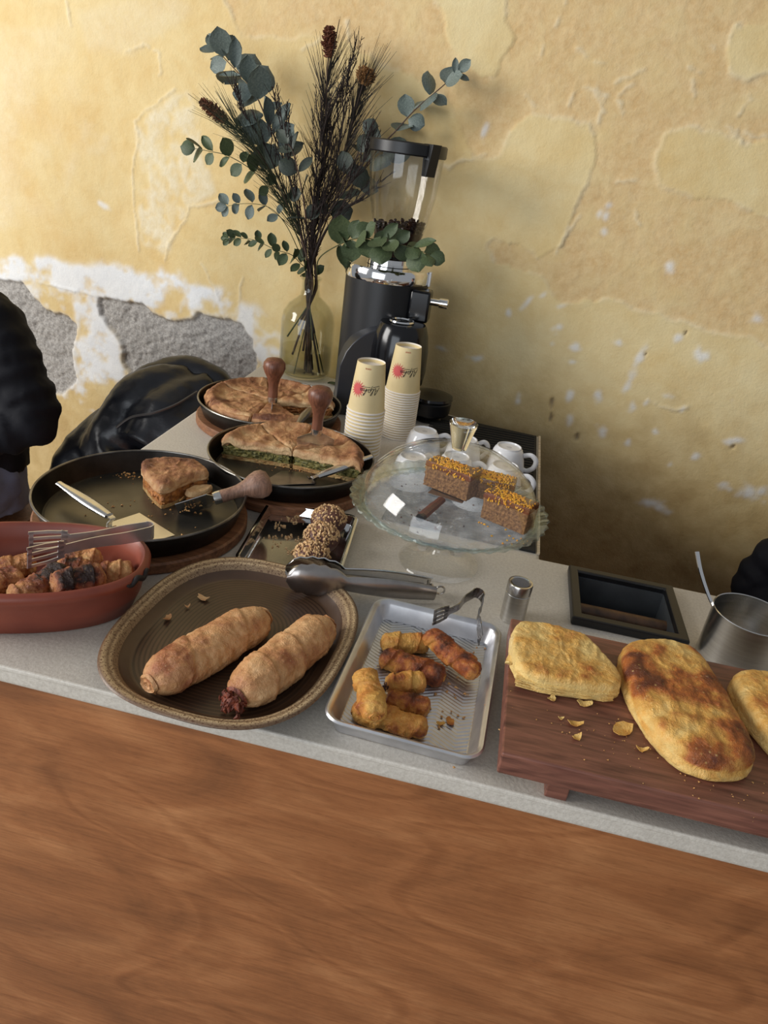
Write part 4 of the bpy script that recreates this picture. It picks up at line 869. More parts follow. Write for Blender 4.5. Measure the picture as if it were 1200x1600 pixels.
# ================================================================== FOOD AND WARES
ZUP = Vector((0, 0, 1))
def roll_mesh(L, r, seed, nwrap=2.6, wrap=0.10, sq=0.86, bend=0.0, bake0=0.35, burn=None, nz=0.06, nu=96, nv=56, end=7.0, taper=(1, 1), rb=0.45):
    """filo roll lying along local X, resting on z=0"""
    U = np.linspace(0, 1, nu); V = np.arange(nv) / nv * 2 * PI; uu, vv = np.meshgrid(U, V, indexing='ij')
    e = (1 - np.abs(2 * uu - 1) ** end) ** 0.5; e = np.maximum(e, 0.30) * (taper[0] * (1 - uu) + taper[1] * uu)
    t = uu * nwrap + vv / (2 * PI) + 0.13 * seed; saw = t - np.floor(t); led = np.where(saw > 0.96, (1 - saw) / 0.04, saw / 0.96)
    P = np.stack([uu * L / r * 1.0, np.cos(vv), np.sin(vv)], -1)
    crs = 1 - np.abs(fbm(P * [0.55, 1.6, 1.6], 2.6, 3, seed + 5)) * 2.2
    rad = r * e * (1 + wrap * (led - 0.5)) * (1 + nz * 1.6 * fbm(P, 1.1, 3, seed) + nz * 0.8 * fbm(P, 4, 3, seed + 3) + nz * 0.5 * np.clip(crs, 0, 1) ** 2 + nz * 0.35 * fbm(P, 11, 2, seed + 8))
    x = (uu - 0.5) * L + 0.06 * r * fbm(P, 2, 2, seed + 9); y = rad * np.cos(vv) + bend * np.sin(PI * uu); z = rad * np.sin(vv) * sq
    z = np.where(z < -0.72 * r * sq, -0.72 * r * sq + 0.15 * (z + 0.72 * r * sq), z); z = z - z.min()
    bake = bake0 + 0.28 * (z / (2 * r * sq) - 0.5) + rb * fbm(P, 0.8, 3, seed + 21) + 0.10 * (led > 0.9)
    if burn is not None:
        for (bu, bw, amt) in burn: bake = bake + amt * np.exp(-((uu - bu) / bw) ** 2) * (0.35 + 0.75 * np.clip(np.sin(vv), 0, 1)) * (1 + 0.8 * fbm(P, 1.6, 3, seed + 30))
    Vx = np.stack([x, y, z], -1)
    b = B(); R = [[tuple(p) for p in row] for row in Vx]; at = np.clip(bake, 0.02, 1.3).ravel()
    b.rings(R, True, True, None, at)
    # folded-in ends: pull the cap centre inward
    return b
def roll(name, label, cat, p0, p1, r, seed, mat='roll_gold', zb=0.0, group=None, tilt=0.0, fill=None, **kw):
    """p0,p1: world xy ends of the axis; zb: height of its underside above the counter"""
    p0, p1 = np.array(p0[:2]), np.array(p1[:2]); L = float(np.hypot(*(p1 - p0))) + r * 0.9; c = (p0 + p1) / 2; rz = math.atan2(p1[1] - p0[1], p1[0] - p0[0])
    t = thing(name, label, cat, (c[0], c[1], T + zb), rz, group); t.rotation_euler = (0, tilt, rz)
    roll_mesh(L, r, seed, **kw).build('filo_wrap', mat, t, sharp=60)
    f = B(); R = random.Random(seed)
    for sx in (-1, 1):
        b = B(); n = 14
        RR = []
        for k, (q, d) in enumerate(((0.80, -0.03), (0.62, 0.03), (0.45, -0.02), (0.30, 0.035), (0.14, 0.0))):
            RR.append([(sx * (L / 2 - 0.02 * r + d * r * 2), q * r * 0.62 * math.cos(2 * PI * i / n + k * 0.5) * R.uniform(0.85, 1.15), r * 0.66 + q * r * 0.52 * math.sin(2 * PI * i / n + k * 0.5) * R.uniform(0.85, 1.15)) for i in range(n)])
        b.rings(RR, True, True, None, [0.15 + 0.4 * R.random() for _ in range(5 * n)]); b.build('folded_end', fill[1] if (fill and fill[0] == sx) else mat, t)
    if fill:
        sx = fill[0]
        for k in range(fill[2]): crumb_mesh(f, (sx * (L / 2 + R.uniform(-0.1, 0.35) * r), R.uniform(-0.5, 0.5) * r, R.uniform(0.05, 0.9) * r), R.uniform(0.10, 0.2) * r, 0)
        f.build('spilled_filling', fill[1], t)
    return t
def slab_mesh(outline, h, seed, edge=0.35, wr=0.004, bulge=0.06, bake0=0.4, K=22, nb=5, bigw=10, ripple=0.0, rb=0.5, flat_cut=None, topdome=0.25):
    """puffed slab from an outline (world xy list relative to origin), sits on z=0"""
    P = np.array(outline, float); n = len(P); c = P.mean(0)
    rings, bake = [], []
    for k in range(nb):                                     # side wall from the bottom up
        q = k / nb; s = 1 + bulge * math.sin(PI * min(1, q * 1.1)) - (0.05 if k == 0 else 0)
        z = np.full(n, h * (1 - topdome) * q * 0.8); xy = c + (P - c) * s
        nn = fbm(np.c_[xy * 60, z * 400], 1.0, 3, seed); xy = xy + (P - c) / (np.linalg.norm(P - c, axis=1)[:, None] + 1e-9) * (nn * wr * 0.8)[:, None]
        rings.append(np.c_[xy, z]); bake.append(np.full(n, bake0 - 0.32 + 0.22 * q) + 0.15 * nn)
    for k in range(K + 1):
        t = 1 - k / (K + 0.6); xy = c + (P - c) * (t * (1 + bulge * 0.45) if k == 0 else t)
        prof = (1 - t ** (1 / max(edge, 0.05) * 2.2)) ** 0.5
        z = h * (1 - topdome) * (0.86 + 0.14 * min(1, prof * 1.6)) + h * topdome * prof
        q3 = np.c_[xy, np.full(n, 0.0)]
        n1 = fbm(q3, bigw, 3, seed + 1); n2 = fbm(q3, 60, 4, seed + 2); n3 = 1 - np.abs(fbm(q3 * [1.0, 0.45, 1], 34, 3, seed + 3)) * 2
        zz = z + wr * (0.9 * n1 + 0.75 * n2 + 0.6 * np.clip(n3, 0, 1) ** 3 + 0.35 * fbm(q3, 160, 3, seed + 6))
        if ripple: zz = zz + ripple * np.sin(70 * (xy[:, 0] + 0.4 * xy[:, 1]) + 4 * n1)
        rings.append(np.c_[xy, zz]); bake.append(bake0 - 0.16 + rb * n1 + 0.30 * n2 + 0.06 * np.clip(n3, 0, 1) + 0.30 * prof)
    b = B(); b.rings([[tuple(p) for p in r] for r in rings], True, True, None, np.clip(np.concatenate(bake), 0.02, 1.3)); return b
def resample(poly, n, rnd=2):
    P = [np.array(p, float) for p in poly]
    for _ in range(rnd):
        Q = []
        for i in range(len(P)): a, c = P[i], P[(i + 1) % len(P)]; Q += [a * 0.75 + c * 0.25, a * 0.25 + c * 0.75]
        P = Q
    P = np.array(P); d = np.r_[0, np.cumsum(np.linalg.norm(np.diff(np.vstack([P, P[:1]]), axis=0), axis=1))]; t = np.linspace(0, d[-1], n, endpoint=False)
    PP = np.vstack([P, P[:1]]); return np.c_[np.interp(t, d, PP[:, 0]), np.interp(t, d, PP[:, 1])]
def crumbs(name, label, pts, mat='crumb', zb=0.0, smin=0.0008, smax=0.0025, flat=0.6):
    b = B(); c = np.mean([p[:2] for p in pts], axis=0)
    for p in pts: crumb_mesh(b, (p[0] - c[0], p[1] - c[1], (p[2] if len(p) > 2 else 0)), random.uniform(smin, smax), 0, flat)
    o = b.build(name, mat, None, smooth=False); o.location = (c[0], c[1], T + zb); return tag(o, label, 'crumbs', None, 'stuff')
def scatter(cx, cy, sx, sy, n, seed): R = random.Random(seed); return [(cx + R.gauss(0, sx), cy + R.gauss(0, sy)) for _ in range(n)]
def flake(label, p, size, seed, zb, mat='bougatsa', curl=0.004, group='loose pastry flakes'):
    b = B(); flake_mesh(b, (0, 0, 0), size, seed, 0.0007, curl); o = b.build('pastry_flake', mat); o.location = (p[0], p[1], T + zb); return tag(o, label, 'flake', group)

# ---------------------------------------------------------------- three round pans on round boards
def round_pan(c, r, which):
    bd = thing('round_board', f'round wooden board under the {which}', 'board', (c[0], c[1], T), 0, 'round wooden boards under the pans')
    B().lathe([(0, 0), (r + 0.0, 0), (r + 0.003, 0.003), (r + 0.003, 0.016), (r + 0.0, 0.019), (0, 0.019)], 72).build('disc', 'board_round', bd)
    p = thing('round_pan', which[0].upper() + which[1:] if False else f'{which}, dark steel', 'pan', (c[0], c[1], T + 0.0195), 0, 'round dark steel baking pans')
    ri = r - 0.012
    B().lathe([(0, 0), (ri - 0.004, 0), (ri, 0.003), (r - 0.001, 0.036), (r - 0.0028, 0.037), (ri - 0.002, 0.004), (ri - 0.006, 0.0025)], 88).build('wall', 'pan_steel', p)
    B().lathe([(0, 0.0026), (ri - 0.004, 0.0026)], 88).build('pan_floor', 'pan_inner', p)
    B().tube([((r - 0.001) * math.cos(2 * PI * k / 88), (r - 0.001) * math.sin(2 * PI * k / 88), 0.038) for k in range(89)], 0.0021, 8, cap=False).build('rolled_rim', 'pan_rim', p)
    return p
PA, PB, PC = (-0.531, 0.972), (-0.364, 1.243), (-0.5025, 1.512)
round_pan(PA, 0.1665, 'big round pan with a single pie slice left')
round_pan(PB, 0.160, 'round pan holding half a spinach pie')
round_pan(PC, 0.163, 'round pan by the vase holding a nearly whole pie')
ZF = 0.0195 + 0.0030            # pan floor height above the counter
def sector(r, a0, a1, rin=0.0, n=26, gap=0.0):
    am = (a0 + a1) / 2; o = (gap * math.cos(am), gap * math.sin(am)); pts = [(o[0], o[1])] if rin == 0 else []
    for k in range(n + 1): a = a0 + (a1 - a0) * k / n; pts.append((r * math.cos(a), r * math.sin(a)))
    return pts
def dense(poly, n=150, rnd=1):
    P = np.array(poly, float); d = np.r_[0, np.cumsum(np.linalg.norm(np.diff(np.vstack([P, P[:1]]), axis=0), axis=1))]; t = np.linspace(0, d[-1], n, endpoint=False)
    PP = np.vstack([P, P[:1]]); return np.c_[np.interp(t, d, PP[:, 0]), np.interp(t, d, PP[:, 1])]
def rough_prism(poly, z0, z1, seed, amp=0.0018, nb=6):
    P = np.array(poly); n = len(P); c = P.mean(0); nr = (P - c) / (np.linalg.norm(P - c, axis=1)[:, None] + 1e-9); R = []
    for k in range(nb + 1):
        z = z0 + (z1 - z0) * k / nb; d = fbm(np.c_[P * 220, np.full(n, z * 500)], 1, 3, seed) * amp * (1 + (k % 2)); R.append([tuple(p) for p in np.c_[P + nr * d[:, None], np.full(n, z)]])
    at = np.clip(0.35 + 0.5 * fbm(np.array(R).reshape(-1, 3), 90, 3, seed + 4), 0.03, 1)
    return B().rings(R, True, True, None, at)
def pie_piece(c, r, a0, a1, h, label, fill, seed, group, rimroll=True, zb=ZF, rz=0, bake0=0.40, shift=(0, 0), cat='pie'):
    """one cut wedge: bottom crust, filling, top crust with the raised outer rim"""
    t = thing('pie_slice', label, cat, (c[0] + shift[0], c[1] + shift[1], T + zb), rz, group)
    out = dense(sector(r, a0, a1, gap=0.002), 170); cen = out.mean(0)
    rough_prism(cen + (out - cen) * 0.985, 0.0, h * 0.20, seed, 0.0018, 4).build('bottom_crust', 'crust_edge', t)
    rough_prism(cen + (out - cen) * 0.955, h * 0.19, h * 0.66, seed + 1, 0.0042, 8).build('filling', fill, t)
    s = slab_mesh(out - cen, h * 0.44, seed + 2, edge=0.16, wr=0.0030, bulge=0.012, bake0=bake0, bigw=18, topdome=0.30, rb=0.55)
    for i in range(len(s.v)):
        x, y, z = s.v[i]; x += cen[0]; y += cen[1]; q = math.hypot(x, y) / r
        z += 0.009 * math.exp(-((q - 0.90) / 0.07) ** 2) - 0.004 * max(0, (q - 0.97) / 0.03) + 0.0035 * math.sin(q * 26 + 2.0 * mnoise.noise(Vector((x * 20, y * 20, seed))))* (0.3 if q < 0.75 else 0.2)
        s.v[i] = (x, y, z + h * 0.60); s.attr[i] += 0.16 * math.exp(-((q - 0.93) / 0.08) ** 2)
    s.build('top_crust', 'pie_crust', t, sharp=70)
    if rimroll:
        rb_ = B(); m = 40; path, rad = [], []
        for k in range(m + 1):
            a = a0 + 0.02 + (a1 - a0 - 0.04) * k / m; w = 0.5 * mnoise.noise(Vector((a * 5, seed, 0))); rr = r - 0.006 + 0.003 * w; path.append((rr * math.cos(a), rr * math.sin(a), h * 0.86 + 0.004 * w)); rad.append(0.0085 + 0.0022 * mnoise.noise(Vector((a * 9, seed, 3))))
        s0 = len(rb_.v); rb_.tube(path, rad, 12); rb_.attr = [0.55 + 0.3 * mnoise.noise(Vector(v) * 60) for v in rb_.v]; rb_.build('rim_fold', 'pie_crust', t)
    return t
D = math.radians
# half spinach pie
for k, (a0, a1, l) in enumerate(((D(-3), D(42), 'right-hand piece of the half spinach pie, under the server handle'), (D(43), D(89), 'spinach pie piece at the back right, behind the upright cutter'), (D(90), D(138), 'spinach pie piece at the back left of its pan'), (D(139), D(186), 'left-hand piece of the half spinach pie, with green filling showing'))):
    pie_piece(PB, 0.139, a0, a1, 0.040, l, 'spinach', 10 + k * 5, 'pieces of the half spinach pie', bake0=0.36)
# nearly whole pie: wedges with the right one missing
for k, (a0, a1, l) in enumerate(((D(18), D(62), 'pie wedge at the back right of the nearly whole pie, below the vase'), (D(63), D(112), 'pie wedge at the back of the nearly whole pie, behind the upright cutter'), (D(113), D(165), 'pie wedge at the back left of the nearly whole pie, next to the jacket'), (D(166), D(222), 'pie wedge at the left of the nearly whole pie'), (D(223), D(272), 'pie wedge at the front of the nearly whole pie'), (D(273), D(318), 'pie wedge at the front right of the nearly whole pie'))):
    pie_piece(PC, 0.146, a0, a1, 0.036, l, 'carrot_fill', 40 + k * 5, 'wedges of the nearly whole pie', bake0=0.34)
# single slice and its broken corner in the big pan
q0 = at_z(213, 730, 0.04); q1 = at_z(325, 742, 0.04); q2 = at_z(255, 795, 0.04)
tipx = q2[:2]; 
def tri_slice(label, P, h, seed, fill, mat_top='pie_crust', bake0=0.55):
    P = np.array(P); c = P.mean(0); t = thing('pie_slice', label, 'pie', (c[0], c[1], T + ZF)); out = resample(P - c, 150, 2)
    rough_prism(out * 0.97, 0, h * 0.14, seed, 0.0008, 3).build('bottom_crust', 'crust_edge', t)
    rough_prism(out * 0.94, h * 0.13, h * 0.70, seed + 1, 0.0034, 8).build('filling', fill, t)
    s = slab_mesh(out, h * 0.42, seed + 2, edge=0.22, wr=0.0036, bulge=0.02, bake0=bake0, bigw=16, topdome=0.4, rb=0.5)
    s.v = [(x, y, z + h * 0.60) for x, y, z in s.v]; s.build('top_crust', mat_top, t, sharp=70); return t
tri_slice('last pie slice with shredded filling in the big pan', [at_z(210, 727, 0.05)[:2], at_z(300, 724, 0.05)[:2], at_z(334, 752, 0.045)[:2], at_z(300, 768, 0.03)[:2], at_z(256, 792, 0.03)[:2], at_z(242, 785, 0.03)[:2]], 0.043, 71, 'carrot_fill')
tri_slice('small broken corner of pie beside the last slice', [at_z(290, 768, 0.035)[:2], at_z(330, 762, 0.035)[:2], at_z(333, 775, 0.03)[:2], at_z(292, 791, 0.025)[:2]], 0.024, 77, 'carrot_fill', bake0=0.3)
sh = B(); R_ = random.Random(9)
for k in range(26):
    a = at_z(R_.uniform(255, 345), R_.uniform(745, 790), 0.03); a = np.array([a[0], a[1]]) - np.array(PA); an = R_.uniform(0, 6.28); l = R_.uniform(0.008, 0.022)
    sh.tube(smooth_path([(a[0], a[1], 0.006), (a[0] + l * .5 * math.cos(an), a[1] + l * .5 * math.sin(an), 0.010), (a[0] + l * math.cos(an + .5), a[1] + l * math.sin(an + .5), 0.005)], 3), 0.0014, 5)
so = sh.build('filling_shreds', 'crumb'); so.location = (PA[0], PA[1], T + ZF); tag(so, 'shreds of filling fallen around the last pie slice', 'crumbs', None, 'stuff')
pts = [tuple(at_z(*p, ZF)[:2]) for p in ((190, 735), (200, 740), (175, 733), (205, 744), (185, 742))]
crumbs('pastry_crumbs', 'pastry crumbs scattered on the floor of the big pan', [q for p in pts for q in scatter(p[0], p[1], 0.008, 0.005, 9, int(p[0] * 1e4))] + scatter(PA[0], PA[1], 0.06, 0.06, 45, 4), 'crumb', ZF, 0.0006, 0.0030)
cB = at_z(455, 735, ZF); crumbs('pastry_crumbs', 'pastry crumbs in front of the half spinach pie', scatter(cB[0], cB[1] + 0.005, 0.045, 0.010, 60, 8), 'crumb', ZF, 0.0006, 0.0024)

MT['tong_steel'] = simple('dark_tong_steel', (150, 146, 142), 0.22, 1.0)
# ---------------------------------------------------------------- wooden-handled cutters, servers, tongs
def knob_handle(t, mat, M, k=1.0):
    b = B().lathe([(0, 0.0), (0.0125, 0.0), (0.0125, 0.012), (0.0120, 0.020), (0.0125, 0.036), (0.0165, 0.052), (0.0235, 0.066), (0.0275, 0.078), (0.0265, 0.090), (0.0200, 0.0985), (0.010, 0.1015), (0, 0.102)], 36); b.v = [(x * k, y * k, z * k) for x, y, z in b.v]; b.xf(M); b.build('handle', mat, t)
    f = B().lathe([(0.0, -0.010), (0.0118, -0.010), (0.0128, -0.004), (0.0128, 0.004), (0.0, 0.0042)], 28); f.v = [(x * k, y * k, z * k) for x, y, z in f.v]; f.xf(M); f.build('ferrule', 'steel', t)
def cutter(label, base, axis, bladew, bladeh, bdir, mat, k=1.0):
    """base: world point of the ferrule, axis: handle direction, bdir: blade width direction"""
    t = thing('pie_cutter', label, 'cutter', base, 0, 'wooden-handled pie cutters'); z = Vector(axis).normalized(); x = Vector(bdir); x = (x - z * x.dot(z)).normalized(); y = z.cross(x)
    M = Matrix((x, y, z)).transposed().to_4x4(); knob_handle(t, mat, M, k)
    w, h = bladew / 2, bladeh; pr = B().prism([(-0.010 * k, -0.006 * k), (0.010 * k, -0.006 * k), (w, -0.020 * k), (w, -h), (-w, -h), (-w, -0.020 * k)], -0.0007, 0.0007); pr.xf(M @ Matrix.Rotation(PI / 2, 4, 'X')); pr.build('blade', 'steel', t, smooth=False)
    return t
b3 = at_z(495, 672, 0.095); cutter('cutter standing upright in the half spinach pie', b3, (0.02, -0.01, 1), 0.074, 0.058, (0.93, 0.38, 0), 'handle_wood', 0.88)
b2 = at_z(426, 622, 0.085); cutter('cutter standing edge-on in the nearly whole pie by the vase', b2, (0, 0.0, 1), 0.048, 0.050, (0.28, -0.96, 0), 'handle_wood', 0.88)
h1 = np.array(at_z(342, 777, 0.052)); e1 = np.array(at_z(405, 757, 0.072)); bl = np.array(at_z(288, 806, 0.026))
cutter('cutter lying on the rim of the big pan, crumbs on its blade', h1, Vector(e1 - h1), 0.050, 0.070, (0.75, 0.75, 0), 'handle_pale', 0.88)
cz = [np.array(at_z(x, y, 0.036)) for x, y in ((300, 796), (315, 790), (325, 786), (308, 792), (292, 802))]
crumbs('pastry_crumbs', 'crumbs stuck on the blade of the lying cutter', [(p[0] + random.gauss(0, .004), p[1] + random.gauss(0, .004), random.uniform(-.002, .004)) for p in cz for _ in range(8)], 'crumb', 0.040, 0.001, 0.0028)
def server(label, h0, h1, blade, mat_h='steel', mat_b='steel', hw=0.011, zbl=0.0, wood=False):
    """h0 handle end, h1 neck, blade: list of world xy corner points at height zbl (world z)"""
    t = thing('cake_server', label, 'server', h1, 0, None); o = Vector(h1); p0, p1 = Vector(h0) - o, Vector((0, 0, 0)); d = (p1 - p0)
    n = 14; path = [p0.lerp(p1, i / n) for i in range(n + 1)]; rad = [hw * (0.55 + 0.45 * math.sin(PI * min(1, 0.12 + 0.95 * (1 - i / n)))) for i in range(n + 1)]
    B().tube(path, rad, 14, flat=0.55).build('handle', mat_h, t)
    bp = [Vector(q) - o for q in blade]; c = sum((Vector((q.x, q.y, 0)) for q in bp), Vector()) / len(bp); z0 = zbl - o.z
    near = min(bp, key=lambda q: (q - p1).length); mid = (bp[0] + bp[-1]) / 2
    nk = B(); sd = d.cross(Vector((0, 0, 1))).normalized(); e = Vector((mid.x, mid.y, z0 + 0.001)); nk.strip(smooth_path([p1 - d.normalized() * 0.004, p1 + d.normalized() * 0.010, (p1 + e) / 2 - Vector((0, 0, 0.001)), e, e + (c - e) * 0.2], 4), 0.009, 0.002, sd); nk.build('neck', mat_b, t)
    B().prism([(q.x, q.y) for q in bp], z0, z0 + 0.0014).build('blade', mat_b, t, smooth=False, bevel=0.0004)
    return t
Z = lambda x, y, z: Vector(at_z(x, y, z))
server('steel cake server lying in the big pan beside the terracotta dish', Z(92, 755, 0.052), Z(170, 806, 0.044), [Z(172, 818, ZF), Z(218, 803, ZF), Z(274, 838, ZF), Z(232, 850, ZF), Z(172, 836, ZF)], zbl=T + ZF + 0.001)
server('steel cake server lying in front of the half spinach pie', Z(581, 713, 0.064), Z(496, 744, 0.036), [Z(486, 740, ZF), Z(440, 737, ZF), Z(414, 752, ZF), Z(418, 760, ZF), Z(492, 757, ZF)], zbl=T + ZF + 0.001, mat_b='steel_dark')
server('steel cake server in the nearly whole pie, half hidden by a cutter', Z(466, 662, 0.068), Z(484, 640, 0.055), [Z(478, 636, 0.045), Z(470, 628, 0.045), Z(486, 622, 0.045), Z(500, 628, 0.045), Z(494, 638, 0.045)], zbl=T + 0.045, mat_h='steel_dark', mat_b='black_gloss')
def fork_head(b, p, d, w, side, L, tines, width, thick, slots=True):
    """slotted head: frame bars plus tines"""
    p, d, side = Vector(p), Vector(d).normalized(), Vector(side).normalized()
    for k in range(tines):
        s = (k / (tines - 1) - 0.5) * (width - 0.004); b.strip([p + side * s * 0.8, p + d * L * 0.5 + side * s, p + d * L + side * s], 0.0042, thick, side)
    b.strip([p - d * 0.004, p + d * 0.004, p + d * 0.008], [0.010, width * 0.85, width * 0.95], thick, side)
    b.strip([p + d * (L - 0.005), p + d * L], width, thick, side)
def spring_tongs(label, bend, headA, headB, w=0.014, upv=(0, 0, 1), tines=4, hw=0.026, hl=0.045, group='slotted pastry tongs', bow=0.012, mat='steel'):
    t = thing('pastry_tongs', label, 'tongs', bend, 0, group); o = Vector(bend); A, C = Vector(headA) - o, Vector(headB) - o; up = Vector(upv)
    dA, dC = A.normalized(), C.normalized(); mid = (dA + dC).normalized(); gapd = (A - C); gapd = (gapd - mid * gapd.dot(mid)).normalized()
    for nm, e, s in (('arm', A, 1), ('arm', C, -1)):
        b = B(); d = e.normalized(); p = smooth_path([gapd * s * bow * 0.75, d * e.length * 0.3 + gapd * s * bow * 0.6, d * e.length * 0.65, e], 5)
        wd = [w * (1.0 - 0.35 * i / (len(p) - 1)) for i in range(len(p))]; b.strip(p, wd, 0.0014, up); fork_head(b, e, (d + gapd * s * 0.05), hw, up, hl, tines, hw, 0.0014); b.build(nm, mat, t, sharp=30)
    b = B(); q = [gapd * bow * 0.75 * math.cos(a) - mid * bow * 0.75 * math.sin(a) for a in np.linspace(0, PI, 9)]; b.strip(q, w * 1.05, 0.0016, up); b.build('spring_bend', mat, t)
    return t
# big scoop tongs lying from the platter rim to the cake stand foot
def scoop_tongs():
    e0, e1 = Z(676, 921, 0.016), Z(443, 896, 0.040); o = e0; t = thing('serving_tongs', 'large steel serving tongs resting on the platter rim', 'tongs', o)
    d = (e1 - e0); L = d.length; d.normalize(); side = d.cross(ZUP).normalized()
    if side.y < 0: side = -side          # side points away from the camera
    up = side.cross(d).normalized(); up = up if up.z > 0 else -up
    for nm, off, s in (('arm', -0.013, -1), ('arm', 0.011, 1)):
        b = B(); R = []; n = 26
        for i in range(n + 1):
            q = i / n; x = q * L * 0.985
            if q < 0.62: w = 0.012 + 0.004 * math.sin(PI * min(1, q / 0.62)); dep = 0.007
            else:
                u = (q - 0.62) / 0.38; w = (0.012 + 0.014 * math.sin(PI * min(1, u * 0.86 + 0.06)) ** 0.8) * (1 if u < 0.999 else 0.4); dep = 0.007 + 0.006 * math.sin(PI * u)
            sc = 1 + (0.05 * (-1) ** i if q > 0.66 else 0); c = d * x + side * (off * (1 if q < 0.5 else 1 - 0.35 * (q - 0.5))) + up * (0.002)
            ring = []; m = 9
            for k in range(m): a = -PI / 2 + PI * k / (m - 1); ring.append(c + up * math.sin(a) * w * sc + side * s * math.cos(a) * dep)
            for k in range(m - 1, -1, -1): a = -PI / 2 + PI * k / (m - 1); ring.append(c + up * math.sin(a) * (w * sc - 0.001) + side * s * (math.cos(a) * dep - 0.0012))
            R.append(ring)
        b.rings(R); b.build(nm, 'steel_dark' if s < 0 else 'chrome', t, sharp=50)
    B().tube([d * -0.012 + (side * math.cos(a) * 0.0) + d * 0.007 * math.cos(a) + up * 0.007 * math.sin(a) for a in np.linspace(0, 2 * PI, 20)], 0.0016, 7, cap=False).build('hanging_ring', 'steel', t)
    B().tube([-side * 0.012, side * 0.011], 0.004, 10).build('pivot', 'steel', t)
scoop_tongs()

# ---------------------------------------------------------------- terracotta dish with charred rolls
def terracotta():
    rz = math.radians(22); c = (-0.560, 0.709); t = thing('terracotta_dish', 'oval terracotta baking dish full of charred pastry rolls', 'dish', (c[0], c[1], T), rz)
    prof = [(0.030, 0.0), (0.024, 0.002), (0.012, 0.03), (0.006, 0.055), (0.001, 0.060), (0.0, 0.066), (0.003, 0.072), (0.008, 0.073), (0.012, 0.068), (0.016, 0.05), (0.024, 0.02), (0.034, 0.010)]
    b = B(); b.rings([[(x, y, z) for x, y in sq_oval(0.160 - i, 0.097 - i, 84, 2.35)] for i, z in prof]); b.build('dish_wall', 'terracotta', t, sharp=60)
    k = B(); R = []
    for q in range(13):
        a = math.radians(-34 + 2.0 * q); x, y = 0.1605 * abs(math.cos(a)) ** (2 / 2.35), 0.0975 * math.copysign(abs(math.sin(a)) ** (2 / 2.35), math.sin(a)); R.append((x, y, 0.0655 - 0.003 * math.sin(q)))
    k.tube(smooth_path(R, 3), [0.0010 + 0.0030 * math.sin(PI * q / 36) ** 0.5 for q in range(37)], 10); k.build('rim_chip', 'terracotta_chip', t)
    return t
terracotta()
BURN = dict(mat='roll_burnt', sq=0.88, nz=0.13, wrap=0.16, bake0=0.34, end=9.0)
GR = 'charred rolls in the terracotta dish'
roll('pastry_roll', 'charred roll across the middle of the terracotta dish, darkest at its upper end', 'roll', Z(28, 918, 0.055), Z(95, 880, 0.06), 0.0205, 3, zb=0.026, group=GR, burn=[(0.85, 0.3, 0.75), (0.5, 0.25, 0.35)], tilt=-0.10, **BURN)
roll('pastry_roll', 'charred roll nearest the front rim of the terracotta dish', 'roll', Z(92, 905, 0.06), Z(150, 897, 0.055), 0.0225, 5, zb=0.034, group=GR, burn=[(0.2, 0.25, 0.6), (0.7, 0.25, 0.6)], **BURN)
roll('pastry_roll', 'pale roll at the right end of the terracotta dish', 'roll', Z(165, 888, 0.05), Z(198, 885, 0.05), 0.0200, 8, zb=0.024, group=GR, burn=[(0.1, 0.2, 0.5)], **BURN)
roll('pastry_roll', 'pale roll at the back of the terracotta dish, under the tongs', 'roll', Z(105, 872, 0.05), Z(150, 868, 0.05), 0.0180, 12, zb=0.030, group=GR, burn=[(0.3, 0.2, 0.2)], **BURN)
roll('pastry_roll', 'brown roll between the tongs and the front charred roll', 'roll', Z(95, 882, 0.05), Z(132, 880, 0.05), 0.0165, 14, zb=0.030, group=GR, burn=[(0.5, 0.3, 0.35)], **BURN)
roll('pastry_roll', 'roll cut off by the left edge of the photograph, in the terracotta dish', 'roll', Z(-30, 910, 0.05), Z(18, 890, 0.05), 0.0205, 16, zb=0.022, group=GR, burn=[(0.6, 0.3, 0.25)], **BURN)
roll('pastry_roll', 'pale roll low in the terracotta dish, below the front charred roll', 'roll', Z(75, 925, 0.03), Z(125, 922, 0.03), 0.0165, 18, zb=0.012, group=GR, burn=[(0.5, 0.3, 0.05)], **BURN)
roll('pastry_roll', 'roll behind the slotted tongs head in the terracotta dish', 'roll', Z(0, 880, 0.04), Z(45, 872, 0.04), 0.0175, 20, zb=0.018, group=GR, burn=[(0.3, 0.3, 0.1)], **BURN)
spring_tongs('slotted tongs lying across the terracotta dish rim', Z(231, 829, 0.088), Z(100, 858, 0.096), Z(106, 842, 0.096), w=0.022, mat='aluminium', upv=(0.1, -0.1, 1), tines=4, hw=0.032, hl=0.046, bow=0.010)

